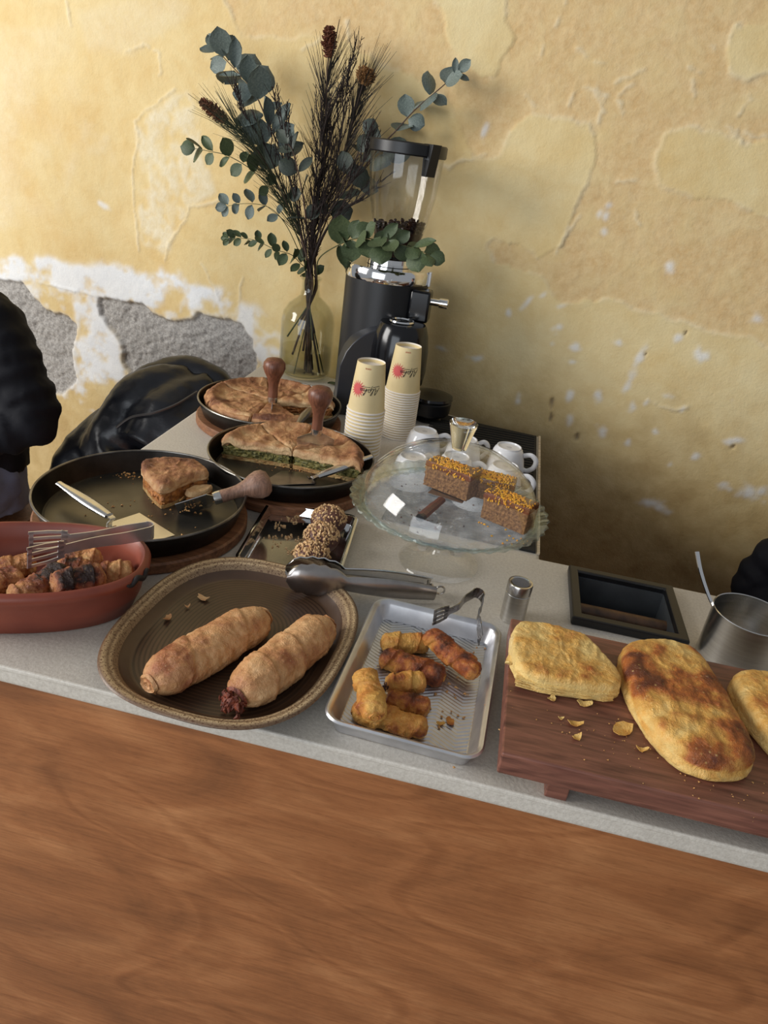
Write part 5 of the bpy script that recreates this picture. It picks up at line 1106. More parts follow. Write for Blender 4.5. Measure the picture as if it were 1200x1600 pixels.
# ---------------------------------------------------------------- stoneware platter with two strudels
def platter():
    c = (-0.2655, 0.719); t = thing('stoneware_platter', 'large brown stoneware platter with two long filo rolls', 'platter', (c[0], c[1], T), math.radians(-3))
    prof = [(0.045, 0.0, 2), (0.040, 0.003, 2), (0.016, 0.014, 2), (0.003, 0.022, 2), (0.0, 0.026, 0), (0.0015, 0.0285, 0), (0.006, 0.029, 0), (0.010, 0.0268, 0), (0.013, 0.0262, 0), (0.016, 0.024, 0), (0.020, 0.0185, 1), (0.025, 0.0135, 1), (0.030, 0.0108, 1)]
    k = 0; ins = 0.034
    while ins < 0.135: prof += [(ins, 0.0092 + 0.0010 * (k % 2), 1 if k % 2 else 3)]; ins += 0.0027; k += 1
    R, mis, at = [], [], []
    for i, z, m in prof:
        R.append([(x, y, z) for x, y in sq_oval(0.1465 - i, 0.172 - i, 110, 2.75 - 0.4 * min(1, i / 0.12))]); mis.append(m); at += [0.85 if i < 0.0016 and m == 0 else (0.75 if 0.0085 < i < 0.0105 else (0.6 if i > 0.014 else 0.05))] * 110
    b = B(); b.rings(R, True, True, mis, at); b.build('dish', ['stone_rim', 'stone_well', 'stone_under', 'stone_ridge'], t, sharp=60)
platter()
GS = 'long filo rolls on the stoneware platter'
roll('filo_roll', 'left long filo roll on the stoneware platter, closed end in front', 'pastry', Z(246, 1052, 0.04), Z(404, 960, 0.04), 0.0300, 31, mat='strudel', zb=0.0115, group=GS, nwrap=2.2, wrap=0.09, sq=0.84, bake0=0.40, nz=0.06, nu=150, nv=80, end=5, rb=0.40)
roll('filo_roll', 'right long filo roll on the stoneware platter, red filling at its open end', 'pastry', Z(380, 1072, 0.04), Z(505, 972, 0.04), 0.0295, 36, mat='strudel', zb=0.0115, group=GS, nwrap=3.6, wrap=0.10, sq=0.86, bake0=0.36, nz=0.06, nu=150, nv=80, end=5, rb=0.40, fill=(-1, 'meat_fill', 40))
for i, (x, y, s, l) in enumerate(((318, 935, 0.010, 'thin pale filo flake on the platter, behind the left roll'), (262, 966, 0.008, 'ragged filo flake on the platter well near the left rim'), (184, 1040, 0.005, 'tiny filo flake at the left end of the platter'), (293, 948, 0.004, 'small brown filo flake between the two larger ones on the platter'))):
    p = Z(x, y, 0.012); flake(l, p, s, 50 + i, 0.0115, 'strudel', 0.002)

# ---------------------------------------------------------------- chocolate truffles in a shallow steel tray
def truffle_tray():
    P = [Z(424, 790, 0.016), Z(372, 871, 0.016), Z(549, 815, 0.016), Z(523, 886, 0.016)]; c = sum(P, Vector()) / 4; rz = math.atan2(P[0].x - P[1].x, -(P[0].y - P[1].y)) if False else math.radians(5)
    a, b_ = 0.078, 0.100; t = thing('truffle_tray', 'shallow shiny tray with three nut-covered chocolate balls', 'tray', (c.x + 0.002, c.y, T), rz)
    prof = [(0.010, 0.0), (0.006, 0.002), (0.001, 0.016), (-0.003, 0.0175), (-0.005, 0.017), (-0.003, 0.0185), (0.0015, 0.0178), (0.007, 0.0038), (0.011, 0.0025), (0.013, 0.0022)]
    B().rings([[(x, y, z) for x, y in rrect(a - i, b_ - i, 0.012 - min(i, 0.009), 5)] for i, z in prof]).build('tray_shell', 'chrome', t, sharp=50)
    return t, c, rz
tt, tc, trz = truffle_tray()
def truffle(label, p, r, seed):
    t = thing('chocolate_ball', label, 'truffle', (p[0], p[1], T + 0.0028), 0.3 * seed, 'nut-covered chocolate balls'); n = 20
    b = B(); prof = [(max(0.0, math.sin(PI * k / n)), 1 - math.cos(PI * k / n)) for k in range(n + 1)]; prof[0] = (0, 0); prof[-1] = (0, 2); b.lathe(prof, 32)
    V = np.array(b.v); d = fbm(V * 1.6, 1, 4, seed); V = V * [r, r, r * 0.78]; cc = np.array([0, 0, r * 0.78]); V = cc + (V - cc) * (1 + 0.10 * d)[:, None]; V[:, 2] = np.maximum(V[:, 2], 0.0); b.v = [tuple(v) for v in V]; b.build('ball', 'chocolate', t)
    nb = B(); R = random.Random(seed)
    for k in range(330):
        th = math.acos(R.uniform(0.12, 1.0) ** 0.8); ph = R.uniform(0, 2 * PI); q = 1.0 + 0.03 * R.random(); crumb_mesh(nb, (r * q * math.sin(th) * math.cos(ph), r * q * math.sin(th) * math.sin(ph), r * 0.78 + r * 0.78 * q * math.cos(th) - 0.0012), R.uniform(0.0014, 0.0031))
    o = nb.build('nut_crumbs', 'walnut_bit', t, smooth=False); o['kind'] = 'stuff'
for i, (x, y, l) in enumerate(((513, 818, 'nut-covered chocolate ball furthest back in the tray'), (502, 845, 'nut-covered chocolate ball in the middle of the three'), (487, 874, 'nut-covered chocolate ball nearest the serving tongs'))):
    truffle(l, Z(x, y, 0.020), 0.0305 - 0.001 * i, 3 + i)
cr = []
for x, y, n in ((455, 812, 14), (440, 822, 12), (468, 806, 12), (450, 838, 16), (470, 842, 14), (437, 800, 8), (455, 862, 12), (470, 862, 10), (430, 850, 8), (420, 838, 6)):
    p = Z(x, y, 0.004); cr += scatter(p.x, p.y, 0.008, 0.005, n, x)
crumbs('nut_crumbs', 'chopped nut crumbs scattered in the shiny truffle tray', cr, 'walnut_bit', 0.0028, 0.0012, 0.003, 0.9)

# ---------------------------------------------------------------- small sheet pan with golden rolls
SPC = (-0.024, 0.728); SPR = math.radians(-2.0)
def sheet_pan():
    t = thing('sheet_pan', 'small aluminium sheet pan of golden filo rolls', 'pan', (SPC[0], SPC[1], T), SPR); a, b_ = 0.092, 0.133
    prof = [(0.016, 0.0), (0.013, 0.001), (0.0065, 0.022), (0.003, 0.0245), (0.0, 0.0235), (-0.0006, 0.0255), (0.0015, 0.0275), (0.0045, 0.0268), (0.0085, 0.0225), (0.0150, 0.0030), (0.0175, 0.0018)]
    b = B(); b.rings([[(x, y, z) for x, y in rrect(a - i, b_ - i, max(0.006, 0.024 - i), 7)] for i, z in prof], True, False); b.build('shell', 'aluminium', t, sharp=50)
    nx, ny = 90, 150; xs, ys = np.linspace(-a + 0.0165, a - 0.0165, nx), np.linspace(-b_ + 0.0165, b_ - 0.0165, ny); X, Y = np.meshgrid(xs, ys)
    tri = np.abs(((X / 0.030) % 2) - 1); ph = (Y + 0.016 * tri) / 0.0062 * 2 * PI; Zz = 0.0018 + 0.00075 * np.clip(np.sin(ph) * 1.6, -1, 1)
    I = np.arange(nx * ny).reshape(ny, nx); q = B(); q.add(np.stack([X, Y, Zz], -1).reshape(-1, 3), np.stack([I[:-1, :-1], I[:-1, 1:], I[1:, 1:], I[1:, :-1]], -1).reshape(-1, 4)); q.build('chevron_floor', 'aluminium', t, sharp=60)
sheet_pan()
GG = 'golden filo rolls in the sheet pan'; KW = dict(group=GG, nwrap=2.2, wrap=0.20, sq=0.90, nz=0.10, end=11.0, rb=0.6)
roll('filo_roll', 'golden roll furthest back left in the sheet pan', 'roll', Z(606, 990, 0.03), Z(665, 990, 0.03), 0.0150, 61, zb=0.003, bake0=0.20, **KW)
roll('filo_roll', 'dark brown roll leaning over the others below the small tongs', 'roll', Z(674, 985, 0.04), Z(740, 1045, 0.03), 0.0150, 62, zb=0.018, bake0=0.62, tilt=0.06, **KW)
roll('filo_roll', 'reddish brown roll second from the back of the sheet pan', 'roll', Z(605, 1014, 0.03), Z(690, 1040, 0.03), 0.0158, 63, zb=0.003, bake0=0.66, **KW)
roll('filo_roll', 'short golden roll with dark filling in the middle of the sheet pan', 'roll', Z(612, 1060, 0.03), Z(658, 1055, 0.03), 0.0138, 64, zb=0.010, bake0=0.30, fill=(-1, 'crumb_dark', 10), **KW)
roll('filo_roll', 'orange brown roll beneath the short one in the sheet pan', 'roll', Z(612, 1086, 0.02), Z(665, 1098, 0.02), 0.0135, 65, zb=0.003, bake0=0.55, **KW)
roll('filo_roll', 'golden roll lying along the front rim of the sheet pan', 'roll', Z(560, 1103, 0.02), Z(660, 1132, 0.02), 0.0145, 66, zb=0.003, bake0=0.36, **KW)
roll('filo_roll', 'golden roll propped on the left side across the others in the sheet pan', 'roll', Z(572, 1050, 0.045), Z(586, 1105, 0.045), 0.0160, 67, zb=0.026, bake0=0.30, **KW)
spring_tongs('small slotted tongs leaning in the back corner of the sheet pan', Z(746, 934, 0.056), Z(700, 956, 0.052), Z(748, 972, 0.040), w=0.015, upv=(0.0, 0.05, 1.0), tines=4, hw=0.024, hl=0.026, bow=0.011, mat='tong_steel')
crumbs('pastry_crumbs', 'crumbs and burnt bits in the sheet pan', [tuple(Z(x, y, 0.003)[:2]) for x, y in ((700, 1060), (716, 1075), (712, 1090), (690, 1120), (700, 1128), (745, 1012), (758, 1013), (740, 1020), (705, 1112), (680, 1085), (720, 1040), (590, 1040), (597, 1043), (715, 1118), (760, 1088))] + scatter(SPC[0] + 0.03, SPC[1] - 0.04, 0.02, 0.04, 25, 77), 'crumb', 0.0028, 0.001, 0.003)
for i, (x, y, s, l) in enumerate(((703, 1127, 0.008, 'orange filo flake lying on the chevron floor of the sheet pan'), (688, 1130, 0.006, 'darker filo flake beside the orange one in the sheet pan'))): flake(l, Z(x, y, 0.004), s, 80 + i, 0.003, 'roll_gold', 0.001)
# ---------------------------------------------------------------- cake stand with glass dome
CX, CY = -0.040, 1.042
def cake_stand():
    t = thing('cake_stand', 'footed glass cake stand with wavy rim', 'cake stand', (CX, CY, T))
    B().lathe([(0, 0.0006), (0.066, 0.0006), (0.0685, 0.002), (0.067, 0.0045), (0.050, 0.0065), (0.030, 0.011), (0.018, 0.018), (0.0125, 0.030), (0.0115, 0.045), (0.0135, 0.060), (0.018, 0.068), (0.015, 0.074), (0.013, 0.080), (0.020, 0.092), (0.034, 0.0985), (0, 0.0985)], 56).build('pedestal', 'glass', t)
    B().lathe([(0, 0.0985), (0.130, 0.0985), (0.136, 0.1025), (0.134, 0.1045), (0.128, 0.1025), (0, 0.1025)], 96).build('plate', 'plate_sheen', t)
    def wav(p, a): k = 1 + 0.012 * math.cos(40 * a); return (p[0] * k, p[1] * k, p[2] + 0.0012 * math.cos(40 * a + 1.2))
    B().lathe([(0.134, 0.1005), (0.146, 0.105), (0.1565, 0.110), (0.159, 0.1125), (0.1575, 0.1150), (0.152, 0.1140), (0.142, 0.1085), (0.134, 0.1048), (0.134, 0.1005)], 240, fx=wav).build('wavy_rim', 'glass_rim', t)
def glass_rim_mat():
    t = NT('tinted_rim_glass'); tr = t.n('ShaderNodeBsdfTransparent'); tr.inputs[0].default_value = (0.93, 0.975, 0.97, 1); gl = t.n('ShaderNodeBsdfGlass'); gl.inputs[0].default_value = (0.93, 0.98, 0.98, 1); gl.inputs['Roughness'].default_value = 0.03; gl.inputs['IOR'].default_value = 1.5
    mx = t.n('ShaderNodeMixShader'); mx.inputs[0].default_value = 0.42; t.l(tr.outputs[0], mx.inputs[1]); t.l(gl.outputs[0], mx.inputs[2]); t.l(mx.outputs[0], t.out.inputs[0]); return t.m
MT['glass_rim'] = glass_rim_mat()
def plate_sheen_mat():                 # white mixed into the clear plate stands in for the bright sky reflection
    t = NT('painted_sheen_glass'); tr = t.n('ShaderNodeBsdfTransparent'); tr.inputs[0].default_value = (0.97, 0.98, 0.98, 1); df = t.n('ShaderNodeBsdfPrincipled'); df.inputs['Base Color'].default_value = (0.82, 0.86, 0.90, 1); df.inputs['Roughness'].default_value = 0.12; df.inputs['Specular IOR Level'].default_value = 0.8
    mx = t.n('ShaderNodeMixShader'); nz = t.noise(55, 4, 0.6); r = t.ramp(nz, [(0.3, (0.12, 0.12, 0.12, 1)), (0.7, (0.42, 0.42, 0.42, 1))]); t.l(r, mx.inputs[0]); t.l(tr.outputs[0], mx.inputs[1]); t.l(df.outputs[0], mx.inputs[2]); t.l(mx.outputs[0], t.out.inputs[0]); return t.m
MT['plate_sheen'] = plate_sheen_mat()
cake_stand()
dm = thing('glass_dome', 'clear glass cloche with solid knob over the cake', 'dome', (CX, CY, T + 0.1055))
dp = [(0.1435, 0.0), (0.1425, 0.012), (0.137, 0.030), (0.126, 0.050), (0.108, 0.068), (0.084, 0.083), (0.056, 0.093), (0.028, 0.0985), (0.0, 0.100)]
B().lathe(dp + [(max(r - 0.0028, 0), z - 0.0026 * (1 if r < 0.12 else 0.3)) for r, z in dp[::-1]], 88).build('cloche', 'glass', dm)
B().tube([(0.1428 * math.cos(2 * PI * k / 88), 0.1428 * math.sin(2 * PI * k / 88), 0.0012) for k in range(89)], 0.0018, 8, cap=False).build('dome_edge', 'glass_rim', dm)
B().lathe([(0, 0.100), (0.0115, 0.100), (0.0125, 0.104), (0.0165, 0.120), (0.0215, 0.1385), (0.0220, 0.1415), (0.0205, 0.1430), (0.014, 0.1395), (0.006, 0.1375), (0, 0.137)], 40).build('knob', 'glass_solid', dm)
ZP = 0.1026                     # plate surface
def cake_slice(label, fl, fr, depth, h, seed, zb=ZP):
    """fl/fr: world points of the lower front corners; depth back along the stand"""
    fl, fr = Vector(fl), Vector(fr); d = (fr - fl); w = d.length; rz = math.atan2(d.y, d.x); t = thing('cake_slice', label, 'cake', (fl.x, fl.y, T + zb), rz, 'syrup cake slices under the dome')
    out = dense([(0, 0), (w, 0), (w, depth), (0, depth)], 150)
    rough_prism(out, 0, h * 0.80, seed, 0.0016, 10).build('sponge', 'sponge', t, sharp=80)
    s = slab_mesh(dense([(-0.0008, -0.0008), (w + 0.0008, -0.0008), (w + 0.0008, depth + 0.0008), (-0.0008, depth + 0.0008)], 140) - np.array([w / 2, depth / 2]), h * 0.24, seed + 1, edge=0.10, wr=0.0016, bulge=0.004, topdome=0.15)
    s.v = [(x + w / 2, y + depth / 2, z + h * 0.78) for x, y, z in s.v]; s.attr = []; s.attr = [0.0] * len(s.v); s.build('glaze', 'glaze', t)
    R = random.Random(seed); z = B()
    for k in range(210):
        x, y = min(0.97, max(0.03, R.gauss(0.5, 0.24))) * w, (R.random() ** 1.2) * depth * 0.9; p = Vector((x, y, h * 1.015)); a = R.uniform(0, 6.28); l = R.uniform(0.002, 0.006)
        z.tube([p, p + Vector((l * math.cos(a) * .5, l * math.sin(a) * .5, 0.0022)), p + Vector((l * math.cos(a), l * math.sin(a), 0.0004))], [0.0008, 0.0010, 0.0006], 4)
    for k in range(26):
        x = R.uniform(0.1, 0.9) * w; p = Vector((x, -0.0012, h * R.uniform(0.80, 1.0))); z.tube([p, p + Vector((R.uniform(-.002, .002), -0.0008, -0.003))], 0.0009, 4)
    o = z.build('zest', 'zest', t, smooth=False); o['kind'] = 'stuff'; return t
cake_slice('cake slice resting on the wooden-handled server', Z(661, 757, ZP + 0.004), Z(728, 784, ZP + 0.004), 0.036, 0.044, 91, ZP + 0.0045)
cake_slice('cake slice in the middle, partly hidden behind its neighbours', Z(733, 775, ZP), Z(797, 790, ZP), 0.040, 0.036, 94)
cake_slice('cake slice at the right under the dome, thickest zest on top', Z(750, 808, ZP), Z(818, 836, ZP), 0.034, 0.044, 97)
sv = thing('cake_server', 'small cake server with red brown wooden handle under the dome', 'server', Z(697, 776, ZP + 0.004)); o = Vector(sv.location)
hp = [Z(658, 808, ZP + 0.012) - o, Z(672, 796, ZP + 0.011) - o, Z(690, 781, ZP + 0.009) - o]
B().tube(smooth_path(hp, 6), [0.0085] * 5 + [0.0082] * 4 + [0.0074] * 4, 8, flat=0.72).build('handle', 'server_wood', sv, sharp=30)
B().tube([Z(656, 810, ZP + 0.012) - o, Z(659.5, 807, ZP + 0.012) - o], [0.0075, 0.0086], 8, flat=0.72).build('end_cap', 'black_gloss', sv)
bp = [Z(668, 771, ZP + 0.002) - o, Z(722, 787, ZP + 0.002) - o, Z(738, 765, ZP + 0.002) - o, Z(690, 750, ZP + 0.002) - o]
B().prism([(p.x, p.y) for p in bp], -0.0022, -0.0008).build('blade', 'steel_dark', sv, smooth=False)
crumbs('cake_crumbs', 'dark cake crumbs on the glass plate under the dome', [tuple(Z(x, y, ZP)[:2]) for x, y in ((648, 757), (652, 758), (628, 760), (634, 757), (645, 794), (615, 818), (640, 822), (660, 830), (652, 832), (665, 824), (740, 790), (748, 788))] + scatter(CX - 0.03, CY - 0.055, 0.03, 0.012, 24, 5), 'crumb_dark', ZP + 0.0002, 0.0008, 0.0024)
fk = B(); flake_mesh(fk, (0, 0, 0), 0.006, 7, 0.0015, 0.001, 0.4); fo = fk.build('cake_flake', 'crumb_dark'); fo.location = Z(681, 827, ZP + 0.0006); tag(fo, 'long dark cake shred lying in front of the server handle', 'flake')
crumbs('zest_crumbs', 'yellow zest bits on the plate beside the right cake slice', [tuple(Z(x, y, ZP)[:2]) for x, y in ((752, 818), (757, 820), (762, 823), (748, 817), (790, 828), (796, 838), (802, 842), (808, 846), (814, 843), (792, 845), (785, 850), (818, 850), (800, 852), (824, 846), (768, 838))] * 2, 'zest', ZP + 0.0002, 0.0012, 0.0028)

# ---------------------------------------------------------------- bar mat and china cups behind the stand
mt = thing('bar_mat', 'black ribbed rubber bar mat under the white china cups', 'mat', (0.0, 1.45, T))
mm = [(-0.160, 1.150), (0.122, 1.140), (0.119, 1.762), (-0.02, 1.776), (-0.135, 1.800)]; mp = [(x, y - 1.45) for x, y in mm]
B().prism(mp, 0.0003, 0.005).build('sheet', 'black_rubber', mt, smooth=False, bevel=0.001)
for k in range(36):
    y = -0.29 + k * 0.0168
    B().box((-0.018, y, 0.0058), (0.262, 0.0075, 0.0024)).build('rib', 'black_rubber', mt, smooth=False)
MT['pale_wood'] = wood('pale_edge_wood', (206, 188, 160), (214, 197, 170), (194, 174, 146), (3, 40, 40), 5, 0.6)
st = B().box((0.1268, 1.455, T - 0.0005 + 0.0020), (0.0052, 0.630, 0.004)); st.v = [(x, y, z) for x, y, z in st.v]; so = st.build('edge_strip', 'pale_wood', None, smooth=False); tag(so, 'thin pale wooden strip along the right edge of the bar mat', 'strip')
MT['stamp'] = simple('faint_grey_stamp', (208, 208, 212), 0.2)
def china_cup():
    t = thing('china_cup', 'x', 'cup', (0, 0, 0)); p = [(0.0425, 0.0), (0.0432, 0.0015), (0.0415, 0.012), (0.0370, 0.034), (0.0325, 0.050), (0.0300, 0.0555), (0.0270, 0.0580), (0.0265, 0.0610), (0.0245, 0.0612), (0.0235, 0.0585), (0.0, 0.0580)]
    B().lathe(p + [(0, 0.054), (0.027, 0.053), (0.034, 0.034), (0.0395, 0.010), (0.0415, 0.0)], 48).build('bowl', 'white_china', t)
    B().tube(smooth_path([(0.034, 0, 0.046), (0.050, 0, 0.050), (0.062, 0, 0.040), (0.060, 0, 0.024), (0.048, 0, 0.014), (0.038, 0, 0.015)], 6), 0.0042, 10, flat=1.3).build('handle', 'white_china', t)
    s = B(); s.lathe([(0, 0.0583), (0.006, 0.0583)], 16); s.build('base_stamp', 'stamp', t); return t
cc = None
CUPS = [((664, 672), 25, 'white china cup upside down nearest the taller cup stack'), ((712, 682), 35, 'white china cup upside down directly behind the dome knob'), ((796, 697), -5, 'white china cup upside down furthest back right on the bar mat, handle to the right'), ((790, 727), -12, 'white china cup upside down at the right end of the front row'), ((646, 712), 60, 'white china cup upside down at the left of the front row behind the dome'), ((714, 712), 10, 'white china cup upside down in the front row behind the tallest cake slice'), ((752, 722), 20, 'white china cup upside down in the front row between the cake and the right-hand cups')]
placed = []
for (x, y), a, lab in CUPS:
    p = Z(x, y, 0.068)
    for q in placed:
        dd = Vector((p.x - q.x, p.y - q.y)); 
        if dd.length < 0.090: p = p + Vector((dd.x, dd.y, 0)).normalized() * (0.090 - dd.length)
    placed.append(p)
    if cc is None: cc = china_cup(); cc.location = (p.x, p.y, T + 0.0072); cc.rotation_euler = (0, 0, D(a)); cc['label'] = lab; cc['group'] = 'upside-down china cups on the bar mat'
    else: dup(cc, (p.x, p.y, T + 0.0072), D(a), lab)

# ---------------------------------------------------------------- steel shaker, knock box, steel cup with spoon
sp = Z(800, 950, 0.0); shk = thing('cocoa_shaker', 'small brushed steel cocoa shaker by the wooden board', 'shaker', (0.0885, 0.921, T))
B().lathe([(0, 0), (0.0175, 0), (0.0185, 0.001), (0.0185, 0.0475), (0.0181, 0.048), (0, 0.048)], 40).build('canister', 'steel', shk)
B().lathe([(0.0, 0.048), (0.0181, 0.0484), (0.0187, 0.0488), (0.0187, 0.0625), (0.0178, 0.0650), (0.0155, 0.0652), (0.0135, 0.0635), (0.0, 0.0635)], 40).build('lid', 'steel', shk)
msh = B(); msh.lathe([(0, 0.0641), (0.0134, 0.0641)], 32)
for k in range(-6, 7):
    w_ = math.sqrt(max(0, 0.0130 ** 2 - (k * 0.002) ** 2)); msh.tube([(-w_, k * 0.002, 0.0645), (w_, k * 0.002, 0.0645)], 0.0004, 4); msh.tube([(k * 0.002, -w_, 0.0645), (k * 0.002, w_, 0.0645)], 0.0004, 4)
msh.build('mesh_top', 'steel_dark', shk)
kb = thing('knock_box', 'black knock box sunk into the worktop with a bar across', 'knock box', (0.2630, 1.020, T))
def frame(b, ox0, ox1, oy0, oy1, ix0, ix1, iy0, iy1, z0, z1):
    O = [(ox0, oy0), (ox1, oy0), (ox1, oy1), (ox0, oy1)]; I = [(ix0, iy0), (ix1, iy0), (ix1, iy1), (ix0, iy1)]
    v = [(*p, z0) for p in O] + [(*p, z1) for p in O] + [(*p, z1) for p in I] + [(*p, z0) for p in I]; f = []
    for i in range(4): j = (i + 1) % 4; f += [(i, j, 4 + j, 4 + i), (4 + i, 4 + j, 8 + j, 8 + i), (8 + i, 8 + j, 12 + j, 12 + i), (12 + i, 12 + j, j, i)]
    return b.add(v, f)
frame(B(), -0.0865, 0.0865, -0.081, 0.081, -0.0715, 0.0715, -0.0640, 0.0640, 0.0, 0.015).build('rim', 'black_plastic', kb, smooth=False, bevel=0.003)
frame(B(), -0.0740, 0.0740, -0.0642, 0.0642, -0.0712, 0.0712, -0.0620, 0.0620, -0.10, 0.0045).build('bin_wall', 'grey_light', kb, smooth=False)
B().box((0, 0, -0.1015), (0.147, 0.127, 0.003)).build('bin_floor', 'black_plastic', kb, smooth=False)
MT['coffee_bar'] = simple('coffee_stained_rubber', (52, 36, 26), 0.5, 0, (104, 72, 46), 40, 0.3, 200, 0.001)
B().tube([(-0.0712, 0.0, -0.022), (0.0712, 0.0, -0.022)], 0.0130, 16).build('knock_bar', 'coffee_bar', kb)
gd = B(); R_ = random.Random(4)
for k in range(220): crumb_mesh(gd, (R_.uniform(-.062, .062), R_.uniform(-.055, .055), -0.099), R_.uniform(0.002, 0.006), 0, 0.7)
go = gd.build('coffee_grounds', 'coffee_bar', kb, smooth=False); go['kind'] = 'stuff'
sc = thing('steel_cup', 'wide brushed steel cup holding a spoon, at the right edge', 'cup', (0.4125, 0.9350, T))
sp_ = [(0, 0.0), (0.050, 0.0), (0.0525, 0.002), (0.0525, 0.0825), (0.0530, 0.0840), (0.0522, 0.0850), (0.0512, 0.0840), (0.0508, 0.0030), (0, 0.0025)]
B().lathe(sp_, 64).build('cup_wall', 'steel', sc)
spn = thing('spoon', 'thin steel spoon leaning in the wide steel cup', 'spoon', Z(1118, 955, 0.070)); o = Vector(spn.location)
pth = smooth_path([Z(1089, 862, 0.140), Z(1095, 893, 0.118), Z(1107, 930, 0.090), Z(1122, 962, 0.066), Z(1134, 985, 0.046), Vector((0.405, 0.940, T + 0.022))], 5); n = len(pth)
B().strip([p - o for p in pth], [0.0062 - 0.0026 * min(1, i / (n * 0.6)) for i in range(n)], 0.0018, (1, 0.5, 0.1)).build('handle', 'chrome', spn)
bw = B(); blob(bw, (0, 0, 0), (0.011, 0.017, 0.003), 10); bw.xf(Matrix.Translation(Vector((0.409, 0.944, T + 0.012)) - o) @ Matrix.Rotation(-0.8, 4, 'X')); bw.build('spoon_bowl', 'chrome', spn)

# ---------------------------------------------------------------- walnut board with three bougatsa pies
def walnut_board():
    t = thing('serving_board', 'thick dark walnut board on feet carrying three flat pies', 'board', (0.39, 0.705, T)); x0, x1, y0, y1 = 0.079 - 0.39, 0.72 - 0.39, 0.578 - 0.705, 0.832 - 0.705
    o = B().box(((x0 + x1) / 2, (y0 + y1) / 2, 0.0445), (x1 - x0, y1 - y0, 0.029)).build('plank', 'walnut', t, smooth=False, bevel=0.002)
    for fx in (0.148 - 0.39, 0.60 - 0.39): B().box((fx, 0.0, 0.015), (0.024, y1 - y0 - 0.026, 0.030)).build('foot', 'walnut', t, smooth=False, bevel=0.0015)
walnut_board()
ZB = 0.0592
def pie_slab(label, poly, h, seed, **kw):
    P = np.array(poly); c = P.mean(0); t = thing('bougatsa_pie', label, 'pie', (c[0], c[1], T + ZB), 0, 'flat filo pies on the walnut board')
    b = slab_mesh(resample(P - c, 220, kw.pop('rnd', 2)), h, seed, K=44, nb=7, **kw); b.build('filo_crust', 'bougatsa', t, sharp=75); return t, c
zt = 0.078
pa, ca = pie_slab('cut square pie at the left end of the walnut board, pale layers showing', [Z(797, 985, zt)[:2], Z(818, 972, zt)[:2], Z(880, 985, zt)[:2], Z(922, 1000, zt)[:2], Z(985, 1092, 0.066)[:2], Z(900, 1088, 0.066)[:2], Z(800, 1068, 0.066)[:2]], 0.027, 120, edge=0.14, wr=0.0026, bulge=0.008, bake0=0.20, topdome=0.20, rb=0.34, rnd=2, bigw=16)
ly = B(); pl = [np.array(Z(x, y, 0.068)[:2]) - ca for x, y in ((806, 1066), (860, 1080), (915, 1087), (958, 1091))]
for k in range(4):
    R = random.Random(k); z = 0.004 + k * 0.0033
    ly.strip([(p[0] + R.uniform(-.001, .001), p[1] + 0.0035 + R.uniform(-.0012, .0012), z + R.uniform(-.0008, .0008)) for p in [pl[0] * (1 - u) + pl[1] * u for u in (0, .33, .66)] + [pl[1] * (1 - u) + pl[2] * u for u in (0, .33, .66)] + [pl[2] * (1 - u) + pl[3] * u for u in (0, .33, .66, 1)]], 0.007, 0.0011, (0, 1, 0.1))
ly.attr = [0.05 + 0.12 * (i % 7) / 7 for i in range(len(ly.v))]; ly.build('cut_layers', 'bougatsa', pa, smooth=False)
fl = B(); flake_mesh(fl, (0, 0, 0), 0.011, 4, 0.003, 0.004); fl.build('side_flap', 'bougatsa', pa, loc=tuple(np.array(Z(795, 1036, 0.064)[:2]) - ca) + (0.004,))
pie_slab('whole browned pie in the middle of the walnut board', [Z(968, 1020, zt)[:2], Z(985, 1003, zt)[:2], Z(1040, 1000, zt)[:2], Z(1092, 1020, zt)[:2], Z(1130, 1085, zt)[:2], Z(1178, 1175, 0.074)[:2], Z(1172, 1206, 0.072)[:2], Z(1110, 1215, 0.068)[:2], Z(1055, 1190, 0.070)[:2], Z(1010, 1135, 0.074)[:2], Z(980, 1075, zt)[:2]], 0.034, 130, edge=0.42, wr=0.0026, bulge=0.030, bake0=0.48, topdome=0.40, rb=0.85, bigw=16, rnd=2)
pie_slab('pie at the right end of the walnut board, cut off by the frame', [Z(1140, 1062, zt)[:2], Z(1160, 1046, zt)[:2], Z(1230, 1055, zt)[:2], Z(1290, 1090, zt)[:2], Z(1350, 1230, 0.074)[:2], Z(1300, 1240, 0.070)[:2], Z(1225, 1190, 0.072)[:2], Z(1165, 1115, zt)[:2]], 0.032, 140, edge=0.42, wr=0.0026, bulge=0.030, bake0=0.30, topdome=0.40, rb=0.6, bigw=13)
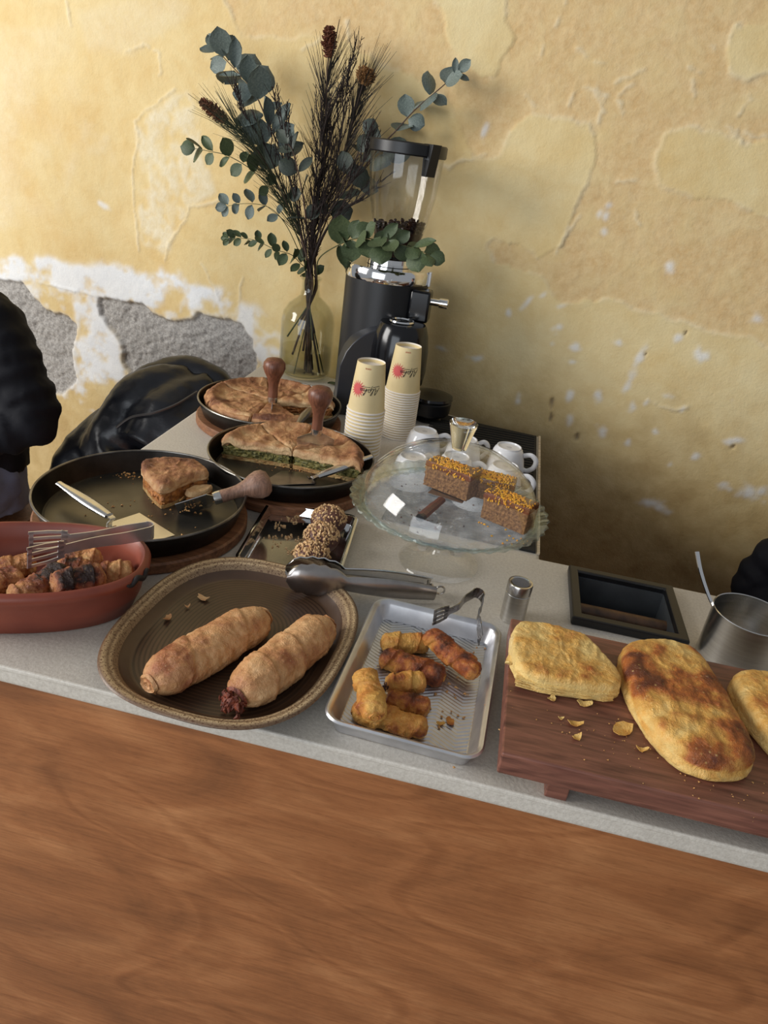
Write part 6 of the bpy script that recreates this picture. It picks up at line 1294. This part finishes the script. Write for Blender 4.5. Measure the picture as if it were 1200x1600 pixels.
for i, (x, y, s, l) in enumerate(((975, 1140, 0.017, 'largest filo flake on the walnut board, curled beside the whole pie'), (912, 1100, 0.009, 'pale filo flake just in front of the cut square pie'), (898, 1132, 0.008, 'curled pale filo flake second in the row on the walnut board'), (876, 1123, 0.004, 'tiny pale filo flake left of the curled one'), (901, 1153, 0.007, 'dark toasted filo flake nearest the front of the walnut board'), (1002, 1172, 0.006, 'brown filo flake in front of the largest one'), (862, 1092, 0.007, 'filo flake tucked against the front of the cut square pie'))):
    flake(l, Z(x, y, ZB), s * 1.1, 160 + i, ZB + 0.0002, 'bougatsa', 0.0018)
crumbs('pastry_crumbs', 'fine pastry crumbs scattered over the walnut board', [tuple(Z(x, y, ZB)[:2]) for x, y in ((880, 1130), (890, 1145), (855, 1110), (950, 1188), (985, 1198), (1000, 1200), (1070, 1220), (1092, 1222), (1145, 1245), (1154, 1255), (1190, 1267), (1092, 1248), (1110, 1235), (798, 1080), (838, 1125), (945, 1150), (960, 1160))] + scatter(0.20, 0.64, 0.06, 0.03, 40, 15) + scatter(0.30, 0.62, 0.05, 0.02, 25, 16), 'crumb', ZB + 0.0002, 0.0005, 0.0015)

# ---------------------------------------------------------------- fallen leaf by the vase, person at the right edge
lf = bpy.data.objects.new('fallen_leaf', LEAF['leaf_green'][1]); COL.objects.link(lf); pz = Z(518, 601, 0.002); lf.matrix_basis = Matrix.Translation((pz.x - 0.012, pz.y, T + 0.0035)) @ Matrix.Rotation(D(-70), 4, 'Z') @ Matrix.Diagonal((0.032, 0.032, 0.032, 1)); tag(lf, 'single green leaf lying on the worktop between vase and grinder', 'leaf')
stool((1.03, 1.58, 0), 'wooden stool under the person at the right edge', 0.44)
seated_person((1.03, 1.58, 0), D(0), 'person in navy clothes at the right edge behind the steel cup', ((0.30, -0.02, 0.80), (0.16, -0.22, 0.69), (-0.8, -0.6, -0.1), (0, -0.2, 1)), ((-0.330, 0.03, 0.685), (-0.20, -0.20, 0.665), (0.3, -0.9, -0.1), (0, -0.2, 1)), ((0.15, -0.36, 0.56), (-0.16, -0.36, 0.56)), ((0.15, -0.20, 0), (-0.16, -0.20, 0)))
